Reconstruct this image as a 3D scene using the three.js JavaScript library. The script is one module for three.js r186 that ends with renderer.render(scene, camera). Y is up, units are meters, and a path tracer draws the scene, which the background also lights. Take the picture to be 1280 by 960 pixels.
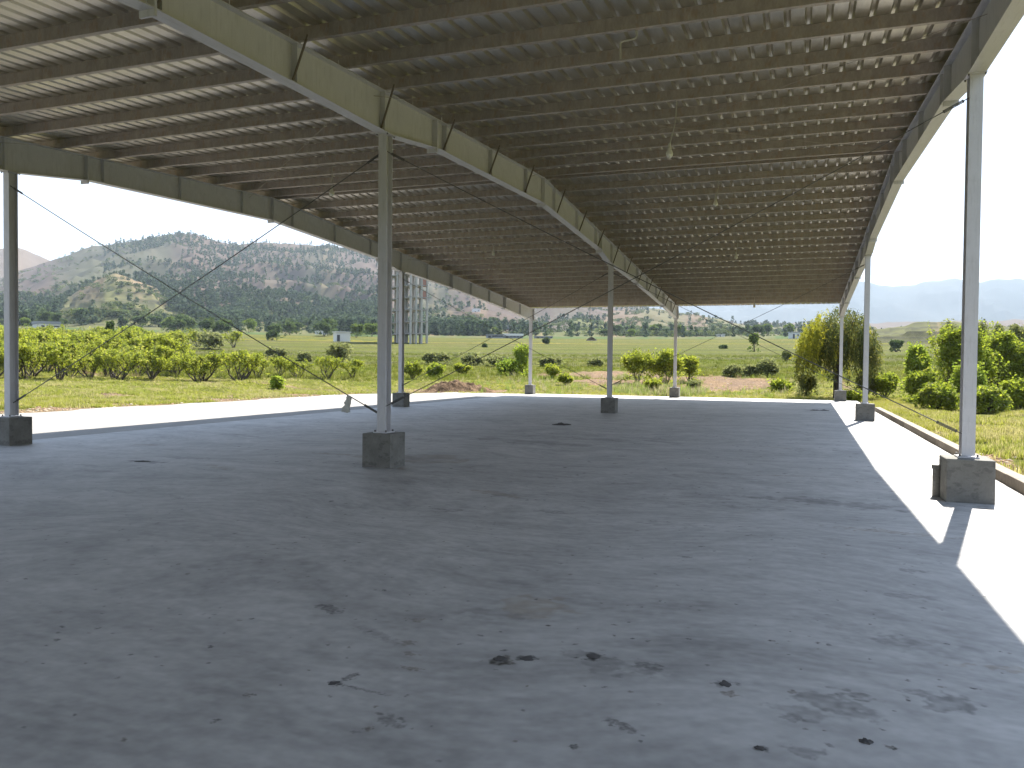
import * as THREE from 'three';
import { mergeGeometries, toCreasedNormals, mergeVertices } from 'three/addons/utils/BufferGeometryUtils.js';
import { RoundedBoxGeometry } from 'three/addons/geometries/RoundedBoxGeometry.js';

// ---------------------------------------------------------------- camera, sky, sun, exposure
const renderer = new THREE.WebGLRenderer({ antialias: true });
renderer.toneMapping = THREE.LinearToneMapping;
renderer.toneMappingExposure = 4.3;
renderer.shadowMap.enabled = true;
const scene = new THREE.Scene();
const EYE = 1.65, FPX = 994.6, PITCH = -0.0232, YAW = 0.3453, ROLL = 0.0095;
const camera = new THREE.PerspectiveCamera(2 * Math.atan(480 / FPX) * 180 / Math.PI, 4 / 3, 0.1, 20000);
camera.position.set(0, EYE, 0);
camera.rotation.set(PITCH, YAW, ROLL, 'YXZ');
camera.updateMatrixWorld(true);
const SUN = new THREE.Vector3(0.17, 1, -0.8).normalize();
{ // hazy clear sky: pale horizon, bluer zenith, a broad bright aureole round the sun
  const W = 512, H = 256, d = new Float32Array(W * H * 4), v = new THREE.Vector3();
  for (let j = 0; j < H; j++) for (let i = 0; i < W; i++) {
    const el = ((j + 0.5) / H - 0.5) * Math.PI, a = ((i + 0.5) / W - 0.5) * 2 * Math.PI;
    v.set(Math.cos(el) * Math.cos(a), Math.sin(el), Math.cos(el) * Math.sin(a));
    const t = Math.pow(Math.max(0, v.y), 0.5), ang = Math.acos(Math.min(1, Math.max(-1, v.dot(SUN))));
    const glow = 0.30 * Math.exp(-ang / 0.22) + 0.10 * Math.exp(-ang / 0.7);
    const hz = [0.37, 0.405, 0.445], ze = [0.10, 0.17, 0.30], g = [1, 0.96, 0.9];
    for (let c = 0; c < 3; c++) d[(j * W + i) * 4 + c] = hz[c] + (ze[c] - hz[c]) * t + glow * g[c];
    d[(j * W + i) * 4 + 3] = 1;
  }
  const t = new THREE.DataTexture(d, W, H, THREE.RGBAFormat, THREE.FloatType);
  t.mapping = THREE.EquirectangularReflectionMapping; t.magFilter = THREE.LinearFilter; t.minFilter = THREE.LinearFilter;
  t.wrapS = THREE.RepeatWrapping; t.needsUpdate = true;
  scene.background = t; scene.environment = t;
}
const sun = new THREE.DirectionalLight(new THREE.Color(1, 0.955, 0.88), 4.2);
sun.position.copy(SUN).multiplyScalar(120).add(new THREE.Vector3(-6, 0, -20));
sun.target.position.set(-6, 0, -20); scene.add(sun, sun.target);
sun.castShadow = true; sun.shadow.mapSize.set(4096, 4096);
Object.assign(sun.shadow.camera, { left: -60, right: 60, top: 60, bottom: -60, near: 1, far: 300 });
scene.fog = new THREE.FogExp2(new THREE.Color(0.74, 0.87, 1.0), 0.00012);

// ---------------------------------------------------------------- helpers
function rng(seed) { let s = seed >>> 0; return () => { s = (s + 0x6d2b79f5) >>> 0; let t = s; t = Math.imul(t ^ (t >>> 15), t | 1); t ^= t + Math.imul(t ^ (t >>> 7), t | 61); return ((t ^ (t >>> 14)) >>> 0) / 4294967296; }; }
function h2(x, y) { let n = Math.imul(x, 374761393) + Math.imul(y, 668265263) | 0; n = Math.imul(n ^ (n >>> 13), 1274126177); return ((n ^ (n >>> 16)) >>> 0) / 4294967296; }
function vn(x, y) { const xi = Math.floor(x), yi = Math.floor(y), fx = x - xi, fy = y - yi, u = fx * fx * (3 - 2 * fx), v = fy * fy * (3 - 2 * fy); const a = h2(xi, yi), b = h2(xi + 1, yi), c = h2(xi, yi + 1), d = h2(xi + 1, yi + 1); return a + (b - a) * u + (c - a) * v + (a - b - c + d) * u * v; }
function fbm(x, y, o = 4) { let s = 0, a = 0.5, n = 0; for (let i = 0; i < o; i++) { s += a * vn(x, y); n += a; x = x * 2.03 + 17.3; y = y * 2.03 + 9.1; a *= 0.5; } return s / n; }
const clamp = (x, a = 0, b = 1) => Math.min(b, Math.max(a, x)), lerp = (a, b, t) => a + (b - a) * t, sst = (a, b, x) => { const t = clamp((x - a) / (b - a)); return t * t * (3 - 2 * t); };
function table(pts, x) { if (x <= pts[0][0]) return pts[0][1]; for (let i = 1; i < pts.length; i++) if (x < pts[i][0]) { const t = (x - pts[i - 1][0]) / (pts[i][0] - pts[i - 1][0]); return lerp(pts[i - 1][1], pts[i][1], t); } return pts[pts.length - 1][1]; }
const used = {};
function numbered(n) { const k = used[n] = (used[n] ?? -1) + 1; return k ? n + '_' + String(k).padStart(3, '0') : n; }
function shadows(o) { o.traverse((m) => { if (m.isMesh) { m.castShadow = true; m.receiveShadow = true; } }); }
function tag(o, label, category, group, kind) { o.userData.label = label; o.userData.category = category; if (group) o.userData.group = group; if (kind) o.userData.kind = kind; return o; }
function part(name, geo, mat, parent) { const m = new THREE.Mesh(geo, mat); m.name = name; m.castShadow = m.receiveShadow = true; parent.add(m); return m; }
function thing(name, label, category, pos = [0, 0, 0], turn = 0, group) { const g = new THREE.Group(); g.name = numbered(name); g.position.set(...pos); g.rotation.y = turn; tag(g, label, category, group); scene.add(g); return g; }
function solo(name, geo, mat, label, category, group, kind) { const m = part(numbered(name), geo, mat, scene); tag(m, label, category, group, kind); return m; }
function struct(name, geo, mat, label, category) { const m = part(numbered(name), geo, mat, scene); return tag(m, label, category, null, 'structure'); }
function copyOf(o, label, pos, turn = 0, sc = 1) { const c = o.clone(); c.name = numbered(o.name.replace(/_\d{3}$/, '')); c.userData = { ...o.userData, label: label ?? o.userData.label }; c.position.set(...pos); c.rotation.y = turn; if (sc.length) c.scale.set(...sc); else c.scale.setScalar(sc); scene.add(c); return c; }
function box(sx, sy, sz, x = 0, y = 0, z = 0) { const g = new THREE.BoxGeometry(sx, sy, sz); g.translate(x, y, z); return g; }
function rbox(sx, sy, sz, r, x = 0, y = 0, z = 0) { const g = new RoundedBoxGeometry(sx, sy, sz, 2, r); g.translate(x, y, z); return g; }
function bar(a, b, r, seg = 6) { const d = new THREE.Vector3().subVectors(b, a), g = new THREE.CylinderGeometry(r, r, d.length(), seg); g.applyQuaternion(new THREE.Quaternion().setFromUnitVectors(new THREE.Vector3(0, 1, 0), d.clone().normalize())); g.translate((a.x + b.x) / 2, (a.y + b.y) / 2, (a.z + b.z) / 2); return g; }
const V = (x, y, z) => new THREE.Vector3(x, y, z);
function merge(list) { return mergeGeometries(list.map((g) => { const n = g.index ? g.toNonIndexed() : g; for (const k of Object.keys(n.attributes)) if (!['position', 'normal', 'uv'].includes(k)) n.deleteAttribute(k); if (!n.attributes.uv) n.setAttribute('uv', new THREE.Float32BufferAttribute(new Float32Array(n.attributes.position.count * 2), 2)); return n; })); }
// world-size uv from position, by the dominant axis of each face
function metreUV(g, s = 1) { g = g.index ? g.toNonIndexed() : g; const p = g.attributes.position, u = new Float32Array(p.count * 2), A = V(), B = V(), C = V(), n = V(); for (let i = 0; i < p.count; i += 3) { A.fromBufferAttribute(p, i); B.fromBufferAttribute(p, i + 1); C.fromBufferAttribute(p, i + 2); n.copy(B).sub(A).cross(C.clone().sub(A)); const ax = Math.abs(n.x), ay = Math.abs(n.y), az = Math.abs(n.z); [A, B, C].forEach((q, k) => { const [a, b] = ax > ay && ax > az ? [q.z, q.y] : ay > az ? [q.x, q.z] : [q.x, q.y]; u[(i + k) * 2] = a * s; u[(i + k) * 2 + 1] = b * s; }); } g.setAttribute('uv', new THREE.BufferAttribute(u, 2)); return g; }
const toS = (c) => c <= 0.0031308 ? c * 12.92 : 1.055 * Math.pow(c, 1 / 2.4) - 0.055;
function tex(W, H, fn, srgb = true) { const d = new Uint8Array(W * H * 4); for (let j = 0; j < H; j++) for (let i = 0; i < W; i++) { const c = fn(i, j), k = (j * W + i) * 4; for (let q = 0; q < 3; q++) d[k + q] = clamp(Math.round(255 * (srgb ? toS(clamp(c[q])) : c[q])), 0, 255); d[k + 3] = 255; } const t = new THREE.DataTexture(d, W, H, THREE.RGBAFormat); t.wrapS = t.wrapT = THREE.RepeatWrapping; t.magFilter = THREE.LinearFilter; t.minFilter = THREE.LinearMipmapLinearFilter; t.generateMipmaps = true; if (srgb) t.colorSpace = THREE.SRGBColorSpace; t.needsUpdate = true; return t; }
// tileable noise for repeated textures
function tvn(x, y, p) { const xi = Math.floor(x), yi = Math.floor(y), fx = x - xi, fy = y - yi, u = fx * fx * (3 - 2 * fx), v = fy * fy * (3 - 2 * fy), m = (n) => ((n % p) + p) % p; const a = h2(m(xi), m(yi)), b = h2(m(xi + 1), m(yi)), c = h2(m(xi), m(yi + 1)), d = h2(m(xi + 1), m(yi + 1)); return a + (b - a) * u + (c - a) * v + (a - b - c + d) * u * v; }
function tfbm(x, y, p, o = 4) { let s = 0, a = 0.5, n = 0; for (let i = 0; i < o; i++) { s += a * tvn(x, y, p); n += a; x *= 2; y *= 2; p *= 2; a *= 0.55; } return s / n; }
const std = (o) => new THREE.MeshStandardMaterial(o), lin = (r, g, b) => new THREE.Color().setRGB(r, g, b);

// pixel of the photograph (1280 x 960) -> direction from the camera
function ray(u, v) { return V((u - 640) / FPX, -(v - 480) / FPX, -1).applyEuler(camera.rotation).normalize(); }
function azOf(u) { const d = ray(u, 440); return Math.atan2(d.x, -d.z); }
function tanOf(u, v) { const d = ray(u, v); return d.y / Math.hypot(d.x, d.z); }
const profile = (pts) => pts.map(([u, v]) => [azOf(u), tanOf(u, v)]);

// ---------------------------------------------------------------- terrain
const rise = [[0, 0], [4, 0.05], [12, 0.42], [25, 0.85], [45, 1.7], [100, 4.0], [200, 8.8], [300, 14.2], [450, 21], [900, 34], [3000, 60], [7600, 90]];
const LAYERS = [
  { pk: 2300, s: 1200, e: 1.2, t: profile([[-900, 320], [-300, 296], [-60, 304], [0, 309], [20, 308], [45, 317], [62, 325], [100, 338], [160, 360], [400, 400]]) },
  { pk: 1600, s: 430, e: 1.25, t: profile([[-900, 392], [-300, 380], [-100, 364], [0, 346], [30, 337], [62, 326], [85, 318], [115, 308], [150, 303], [200, 294.5], [228, 291.5], [243, 291], [252, 296], [275, 303], [300, 304.5], [315, 302], [330, 302], [350, 305], [380, 305], [410, 306], [430, 309], [480, 315], [540, 325], [600, 337], [660, 352], [720, 364], [780, 377], [815, 385.5], [850, 393], [900, 404], [1000, 415], [1300, 425], [1900, 425]]) },
  { pk: 800, s: 400, e: 1.15, t: profile([[-700, 405], [-40, 410], [30, 398], [60, 386], [100, 363], [130, 347], [143, 343], [158, 346], [190, 358], [220, 370], [260, 384], [300, 396], [360, 415], [500, 425]]) },
  { pk: 950, s: 420, e: 1.1, t: profile([[140, 420], [200, 400], [260, 387], [300, 373], [340, 366], [375, 368], [400, 375], [430, 383], [470, 394], [520, 403], [600, 418]]) },
  { pk: 760, s: 400, e: 1.1, t: profile([[440, 418], [500, 404], [540, 398], [580, 397], [640, 402], [680, 406], [700, 404], [722, 399.5], [745, 402], [780, 411], [830, 420], [900, 428]]) },
  { pk: 1050, s: 430, e: 1.2, t: profile([[600, 410], [700, 398], [780, 388], [815, 386.5], [848, 391.5], [876, 394], [904, 399], [925, 405.5], [940, 408.5], [1000, 409], [1060, 412], [1110, 420], [1200, 428]]) },
  { pk: 430, s: 230, e: 1.1, t: profile([[980, 432], [1030, 424], [1070, 415], [1097, 411], [1112, 409.5], [1130, 408], [1140, 404.5], [1155, 402], [1180, 402.5], [1200, 404], [1240, 407], [1280, 410], [1500, 412], [2200, 405]]) },
  { pk: 5200, s: 2900, e: 1.0, t: profile([[-900, 400], [600, 395], [840, 376], [900, 372], [960, 366], [1020, 360], [1060, 352], [1089, 353], [1111, 358], [1142, 357], [1153, 352], [1174, 349.5], [1192, 348], [1202, 350], [1224, 353.5], [1236, 348], [1246, 347], [1260, 350], [1280, 349.5], [1400, 342], [1600, 352], [2200, 340]]) },
];
const shedGap = (x, z) => Math.hypot(Math.max(0, -25.5 - x, x - 7), Math.max(0, -48.5 - z, z - 12));
function fieldY(x, z) {
  const q = shedGap(x, z); let y = -0.1 + table(rise, q);
  if (q > 50 && q < 330) { const k = (q - 50) / 28 + 0.6 * fbm(x / 90, z / 90, 2), f = k - Math.floor(k); y += 0.3 * (sst(0, 0.12, f) - f); }
  const b = sst(0.5, 6, q) * (1 - sst(60, 120, q)); y += b * (fbm(x / 3.2, z / 3.2, 4) - 0.5) * 0.45;
  return y;
}
function groundY(x, z) {
  const D = Math.hypot(x, z), y0 = fieldY(x, z); if (D < 225) return y0;
  const az = Math.atan2(x, -z); let y = y0;
  LAYERS.forEach((L, i) => {
    if (D < L.s) return; const hp = EYE + table(L.t, az) * L.pk, yb = table(rise, Math.max(0, L.s - 50));
    const t = (D - L.s) / (L.pk - L.s); let h;
    if (t <= 1) h = yb + (hp - yb) * (Math.pow(t, L.e)); else h = hp * (1 - 0.9 * (t - 1));
    const mid = 4 * clamp(t) * (1 - clamp(t));
    const sc = L.pk / 9, n = Math.abs(fbm(x / sc + i * 7, z / sc, 4) - 0.5) * 2;
    h -= mid * n * (hp - yb) * 0.34; h += (fbm(x / (sc * 0.18), z / (sc * 0.18), 3) - 0.5) * L.pk * 0.006 * clamp(t * 3);
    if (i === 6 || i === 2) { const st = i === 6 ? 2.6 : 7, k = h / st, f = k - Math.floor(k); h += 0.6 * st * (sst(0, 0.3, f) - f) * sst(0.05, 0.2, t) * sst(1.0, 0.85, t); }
    if (h > y) y = h;
  });
  return y;
}
function layerAt(x, z) { // which hill a far point belongs to
  const D = Math.hypot(x, z), az = Math.atan2(x, -z); let y = fieldY(x, z), w = -1, tt = 0;
  LAYERS.forEach((L, i) => { if (D < L.s) return; const hp = EYE + table(L.t, az) * L.pk, yb = table(rise, Math.max(0, L.s - 50)), t = (D - L.s) / (L.pk - L.s), h = t <= 1 ? yb + (hp - yb) * Math.pow(t, L.e) : hp * (1 - 0.9 * (t - 1)); if (h > y) { y = h; w = i; tt = t; } });
  return [w, tt];
}
const AZ = []; { const a0 = -62 * Math.PI / 180, a1 = 22 * Math.PI / 180; for (let i = 0; i < 860; i++) AZ.push(lerp(a0, a1, i / 859)); for (let i = 1; i < 140; i++) AZ.push(lerp(a1, a0 + 2 * Math.PI, i / 140)); }
const DIRT = [ // bare reddish soil: x, z, rx, rz
  [-13.4, -63, 4.5, 5], [-17.5, -75, 6, 7], [-5.5, -60, 4.6, 5.0], [-4.2, -66, 4.2, 5.5], [-8, -70, 4, 6], [-21, -49, 5, 2.6], [3.6, -46, 1.2, 3], [3.5, -14, 0.4, 6], [-26, -22, 1.2, 0.8], [-26.5, -25, 1.6, 1.1], [-28, -21.5, 1.5, 0.8], [-27, -34, 1.4, 1.0], [-26, -38, 1.6, 0.7], [-30, -29, 1.3, 0.9], [-25.6, -30.5, 0.8, 1.6]];
function soilAt(x, z) { let s = 0; for (const [cx, cz, rx, rz] of DIRT) { const d = Math.hypot((x - cx) / rx, (z - cz) / rz) + (fbm(x * 0.9, z * 0.9, 4) - 0.5) * 0.9; s = Math.max(s, sst(1.05, 0.8, d)); } return s; }
function edgeSoil(x, z) { // trodden strip of bare soil along the slab and apron
  const dl = x < -24.2 && z > -46 ? -24.2 - x : 99, df = z < -44.8 ? -44.8 - z : 99, dr = x > 3 ? x - 3 : 99, d = Math.min(dl, df < 40 && x < 4 ? df : 99, dr);
  return sst(2.6, 0.2, d * (x > 3 ? 3 : 1) + (fbm(x * 0.7, z * 0.7, 4) - 0.5) * 4.5);
}
function groundColour(x, z) {
  const D = Math.hypot(x, z), n1 = fbm(x / 6, z / 6, 4), n2 = fbm(x / 0.9 + 40, z / 0.9, 3), q = shedGap(x, z);
  const far = D > 225 ? layerAt(x, z) : null;
  if (D < 330 && (!far || far[0] < 0)) {
    const s = Math.max(soilAt(x, z), 0.85 * edgeSoil(x, z));
    let c = [lerp(0.115, 0.14, n1), lerp(0.135, 0.135, n1), lerp(0.018, 0.026, n1)];
    const straw = sst(0.5, 0.72, n2 * 0.6 + n1 * 0.4) * 0.34; c = [lerp(c[0], 0.30, straw), lerp(c[1], 0.25, straw), lerp(c[2], 0.12, straw)];
    if (q > 45) { const k = (q - 50) / 28 + 0.6 * fbm(x / 90, z / 90, 2), f = k - Math.floor(k), b = sst(0.0, 0.04, f) * sst(0.18, 0.12, f); const tone = h2(Math.floor(k), 5); c = [c[0] * (0.85 + 0.4 * tone), c[1] * (0.9 + 0.25 * tone), c[2]]; c = [lerp(c[0], 0.10, b * 0.6), lerp(c[1], 0.10, b * 0.6), lerp(c[2], 0.045, b * 0.6)]; }
    const so = [0.25 + 0.1 * (n2 - 0.5), 0.17 + 0.06 * (n2 - 0.5), 0.11]; return [lerp(c[0], so[0], s), lerp(c[1], so[1], s), lerp(c[2], so[2], s)];
  }
  const [w, t] = far, sc = D / 14, a = fbm(x / sc, z / sc, 5), b = fbm(x / sc * 5 + 31, z / sc * 5, 4), m = (p, r, k) => [lerp(p[0], r[0], k), lerp(p[1], r[1], k), lerp(p[2], r[2], k)];
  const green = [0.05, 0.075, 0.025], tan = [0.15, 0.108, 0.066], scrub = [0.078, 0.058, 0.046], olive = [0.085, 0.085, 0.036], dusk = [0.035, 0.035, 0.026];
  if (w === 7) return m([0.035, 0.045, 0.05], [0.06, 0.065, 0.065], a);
  if (w === 0) return m(scrub, tan, 0.25 + 0.4 * (b - 0.5));
  if (w === 1) return m(m(scrub, [0.052, 0.058, 0.033], sst(0.35, 0.65, a) * (1 - 0.4 * t)), tan, sst(0.60, 0.75, b) * 0.35);
  if (w === 3) return m(olive, tan, sst(0.4, 0.65, b * 0.5 + t * 0.4));
  if (w === 4) return m(m(olive, green, sst(0.4, 0.6, a)), tan, sst(0.5, 0.65, b));
  if (w === 5) return m(m(tan, scrub, 0.55), olive, sst(0.42, 0.62, a) * 0.8);
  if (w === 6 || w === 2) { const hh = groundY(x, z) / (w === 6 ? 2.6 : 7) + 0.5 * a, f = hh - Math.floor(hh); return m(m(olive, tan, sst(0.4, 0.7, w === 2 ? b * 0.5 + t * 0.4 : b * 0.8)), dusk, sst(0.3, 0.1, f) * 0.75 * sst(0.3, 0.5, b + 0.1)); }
  return m(green, olive, sst(0.35, 0.65, b));
}
const earthTex = tex(512, 512, (i, j) => { const a = tfbm(i / 16, j / 16, 32, 5), b = tfbm(i / 64 + 3, j / 64, 8, 4), k = 0.62 + 0.55 * (a - 0.5) * 2.2 + 0.3 * (b - 0.5); return [k, k, k * 0.97]; });
const earthBump = tex(512, 512, (i, j) => { const a = tfbm(i / 12, j / 12, 64, 5); return [a, a, a]; }, false);
function polar(rings, name, label, category, mat) {
  const A = AZ.length, P = [], C = [], U = [], I = [];
  for (const D of rings) for (const az of AZ) { const x = Math.sin(az) * D, z = -Math.cos(az) * D; P.push(x, groundY(x, z), z); const c = groundColour(x, z); C.push(...c); U.push(x / 2.6, z / 2.6); }
  for (let r = 0; r < rings.length - 1; r++) for (let a = 0; a < A; a++) { const b = (a + 1) % A, p = r * A + a, q = r * A + b, s = p + A, t = q + A; I.push(p, q, s, q, t, s); }
  const g = new THREE.BufferGeometry(); g.setAttribute('position', new THREE.Float32BufferAttribute(P, 3)); g.setAttribute('color', new THREE.Float32BufferAttribute(C, 3)); g.setAttribute('uv', new THREE.Float32BufferAttribute(U, 2)); g.setIndex(I); g.computeVertexNormals();
  return struct(name, g, mat, label, category);
}
const matte = (o) => new THREE.MeshPhysicalMaterial({ specularIntensity: 0.08, roughness: 1, ...o }); // dry plant and earth surfaces have next to no gloss
const groundMat = matte({ vertexColors: true, map: earthTex, bumpMap: earthBump, bumpScale: 0.05 });
const hillMat = matte({ vertexColors: true });
const ringsA = [0.4]; for (let d = 6; d < 330; d += d < 20 ? 0.6 : d < 75 ? 0.4 : d < 140 ? 1 : 2.2) ringsA.push(d); ringsA.push(330);
const ringsB = []; for (let d = 330; d < 2700; d *= 1.0135) ringsB.push(d); ringsB.push(2750);
const ringsC = []; for (let d = 2750; d < 8600; d *= 1.028) ringsC.push(d);
polar(ringsA, 'ground', 'grassy field and bare soil round the open shed', 'ground', groundMat);
polar(ringsB, 'hills', 'brown and green hills behind the field', 'hills', hillMat);
polar(ringsC, 'mountains', 'pale blue mountains fading in the haze', 'mountains', hillMat);
function hit(u, v, max = 300) { const d = ray(u, v); let t = 3; for (; t < max; t += 0.05 + t * 0.001) { const x = d.x * t, z = d.z * t, y = EYE + d.y * t; if (y < groundY(x, z)) break; } return V(d.x * t, groundY(d.x * t, d.z * t), d.z * t); }
function atD(u, D) { const d = ray(u, 440), k = D / Math.hypot(d.x, d.z); return V(d.x * k, groundY(d.x * k, d.z * k), d.z * k); }
const pxAt = (p, px) => { const d = ray(640, 457); return px * (p.x * d.x + p.z * d.z) / Math.hypot(d.x, d.z) / FPX; }; // pixels -> metres at a point

// ---------------------------------------------------------------- concrete floor, apron, kerb
const X0 = -15.05, X1 = 2.84, ZF = -44.75, ZN = 9;
const STAINS = [ // x, z, rx, rz, turn, tone r,g,b multiplier strength
  [0.37, -10.5, 0.95, 0.26, 0.1, 0.42, 0], [-0.4, -9.9, 0.7, 0.2, 0.1, 0.2, 0], [-10.18, -10.32, 0.45, 0.2, 0.2, 0.6, 0], [-9.9, -11, 0.5, 0.16, 0, 0.4, 0], [-10.6, -9.6, 0.35, 0.12, 0.3, 0.35, 0],
  [-1.55, -4.14, 0.08, 0.07, 0, 0.75, 1], [-1.41, -4.22, 0.075, 0.05, 0, 0.7, 0], [-1.07, -4.39, 0.085, 0.075, 0, 0.72, 0], [-2.95, -4.61, 0.13, 0.06, 0.5, 0.6, 0], [-2.2, -3.62, 0.03, 0.075, 0.3, 0.72, 0], [-2.05, -3.51, 0.17, 0.013, 0.12, 0.6, 0], [-2.23, -3.53, 0.045, 0.03, 0.2, 0.7, 0],
  [0.2, -4.19, 0.2, 0.12, 0.4, 0.42, 0], [0.05, -4.02, 0.16, 0.1, 0, 0.3, 0], [0.3, -4.35, 0.14, 0.07, 0, 0.45, 0], [0.72, -4.39, 0.13, 0.12, 0, 0.5, 0], [0.62, -4.5, 0.1, 0.06, 0, 0.35, 0], [-0.73, -3.58, 0.1, 0.035, 0.5, 0.62, 0], [-0.33, -4.25, 0.07, 0.05, 0, 0.55, 0], [-0.3, -4.13, 0.05, 0.04, 0, 0.5, 1], [-0.13, -3.58, 0.04, 0.03, 0, 0.6, 0], [0.05, -3.62, 0.09, 0.06, 0, 0.4, 0], [0.0, -3.95, 0.06, 0.05, 0, 0.4, 0],
  [-0.95, -4.32, 0.28, 0.13, 0.2, 0.3, 0], [-0.8, -4.26, 0.2, 0.06, 0.1, -0.25, 0], [-0.75, -4.35, 0.1, 0.05, 0, 0.5, 0], [-1.75, -3.25, 0.09, 0.05, 0.4, 0.5, 0],
  [-2.15, -4.2, 0.05, 0.04, 0, 0.4, 1], [-2.05, -4.05, 0.05, 0.03, 0, 0.45, 1], [-1.95, -3.85, 0.07, 0.03, 0, 0.4, 1], [-2.3, -4.6, 0.06, 0.04, 0, 0.3, 1], [-1.6, -5.2, 0.35, 0.3, 0, 0.16, 1], [-1.9, -4.9, 0.2, 0.15, 0, 0.2, 0],
  [-5.2, -16.3, 1.7, 0.5, 0.2, 0.3, 0], [-4, -17.5, 1.6, 0.45, 0.1, 0.25, 0], [-3.7, -8.2, 0.22, 0.12, 0, 0.4, 0], [-2.6, -8.6, 0.2, 0.1, 0, 0.35, 0], [-1.2, -8.4, 0.5, 0.12, 0.1, 0.2, 0], [-6.4, -12.6, 1.2, 0.7, 0, 0.2, 1], [0.9, -7.2, 0.13, 0.08, 0, 0.4, 0], [0.8, -6.4, 0.2, 0.1, 0, 0.25, 0], [0.6, -5.3, 0.16, 0.1, 0, 0.3, 0], [-0.9, -7, 0.06, 0.04, 0, 0.5, 0],
  [-3.4, -26, 1.5, 0.7, 0.2, 0.16, 0], [-9, -22, 1.8, 0.6, 0.1, 0.2, 0], [-12, -15, 0.8, 0.3, 0.3, 0.25, 0], [0.6, -33.5, 0.5, 0.35, 0, 0.3, 0], [1.9, -13.7, 0.4, 0.2, 0.2, 0.2, 1], [2.3, -18, 0.5, 1.2, 0, 0.12, 1], [2.2, -9.4, 0.2, 0.5, 0, 0.15, 1]];
const ZMAP = [[-44.75, 0], [-12, 0.42], [-2, 0.985], [9, 1]];
const floorTex = (() => {
  const W = 2048, H = 2048, d = new Float32Array(W * H), br = new Float32Array(W * H), r = rng(5);
  const zOf = (v) => { for (let i = 1; i < ZMAP.length; i++) if (v <= ZMAP[i][1] || i === ZMAP.length - 1) return lerp(ZMAP[i - 1][0], ZMAP[i][0], (v - ZMAP[i - 1][1]) / (ZMAP[i][1] - ZMAP[i - 1][1])); };
  for (let j = 0; j < H; j++) { const z = zOf((j + 0.5) / H); for (let i = 0; i < W; i++) {
    const x = lerp(X0, X1, (i + 0.5) / W), wx = x + 1.2 * fbm(x / 2.5, z / 2.5, 2), wz = z + 1.2 * vn(x / 2 + 9, z / 2);
    const big = fbm(wx / 3.3, wz / 2.2, 4) - 0.5, mid = fbm(wx / 0.55, wz / 0.35 + 50, 4) - 0.5, fine = fbm(x * 22, z * 22, 2) - 0.5;
    d[j * W + i] = 1 + 0.30 * big + 0.50 * mid + 0.42 * (fbm(wx / 0.13, wz / 0.06 + 20, 4) - 0.5) + 0.2 * fine - 0.12 * sst(0.58, 0.78, fbm(wx / 1.1 + 80, wz / 0.5, 5)); 
  } }
  const vOf = (z) => table(ZMAP, z), stamp = (x, z, rx, rz, a, s, brown) => {
    const R = Math.max(rx, rz) * 1.5, i0 = Math.floor((x - R - X0) / (X1 - X0) * W), i1 = Math.ceil((x + R - X0) / (X1 - X0) * W), j0 = Math.floor(vOf(z - R) * H), j1 = Math.ceil(vOf(z + R) * H), ca = Math.cos(a), sa = Math.sin(a), f = 3.4 / Math.min(rx, rz);
    for (let j = Math.max(0, j0); j <= Math.min(H - 1, j1); j++) { const zz = zOf((j + 0.5) / H); for (let i = Math.max(0, i0); i <= Math.min(W - 1, i1); i++) { const xx = lerp(X0, X1, (i + 0.5) / W), dx = xx - x, dz = zz - z, q = Math.hypot((dx * ca + dz * sa) / rx, (dz * ca - dx * sa) / rz) + (fbm(xx * f * 0.5 + x * 9, zz * f * 0.5, 4) - 0.5) * 2.1, k = sst(1, 0.6, q) * (0.55 + 0.9 * (vn(xx * f + 4, zz * f) - 0.25)); if (k > 0) { d[j * W + i] *= 1 - s * k; if (brown) br[j * W + i] = lerp(br[j * W + i], 1.0, k); } } }
  };
  for (const s of STAINS) stamp(...s);
  for (let k = 0; k < 2600; k++) { const nr = r() < 0.6, z = nr ? -2.4 - 9 * r() : -11 - 33 * r(), x = lerp(X0 + 0.3, X1 - 0.2, r()), s = 0.007 + 0.022 * r() * r() * r() + (nr ? 0 : 0.02); stamp(x, z, s * (1 + r()), s, r() * 3, 0.45 + 0.45 * r(), r() < 0.3 ? 1 : 0); }
  for (let k = 0; k < 90; k++) stamp(lerp(X0, X1, r()), -3 - 38 * r(), 0.15 + 0.5 * r(), 0.05 + 0.12 * r(), r() * 0.8 - 0.3, 0.1 + 0.2 * r(), r() < 0.4 ? 1 : 0);
  for (let k = 0; k < 170; k++) stamp(lerp(2.0, 2.8, Math.sqrt(r())), -6 - 34 * r(), 0.08 + 0.2 * r(), 0.2 + 0.6 * r(), 0, 0.25 + 0.3 * r(), 1);
  const concrete = [0.355, 0.342, 0.329], earth = [0.36, 0.325, 0.285];
  return tex(W, H, (i, j) => { const k = d[j * W + i], b = br[j * W + i]; return [0, 1, 2].map((c) => k * (concrete[c] + (earth[c] - concrete[c]) * b)); });
})();
const concBump = tex(512, 512, (i, j) => { const a = tfbm(i / 20, j / 20, 25.6 | 0, 5), s = 0.5 * a + 0.5 * tfbm(i / 4, j / 4, 128, 2); return [s, s, s]; }, false);
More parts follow.
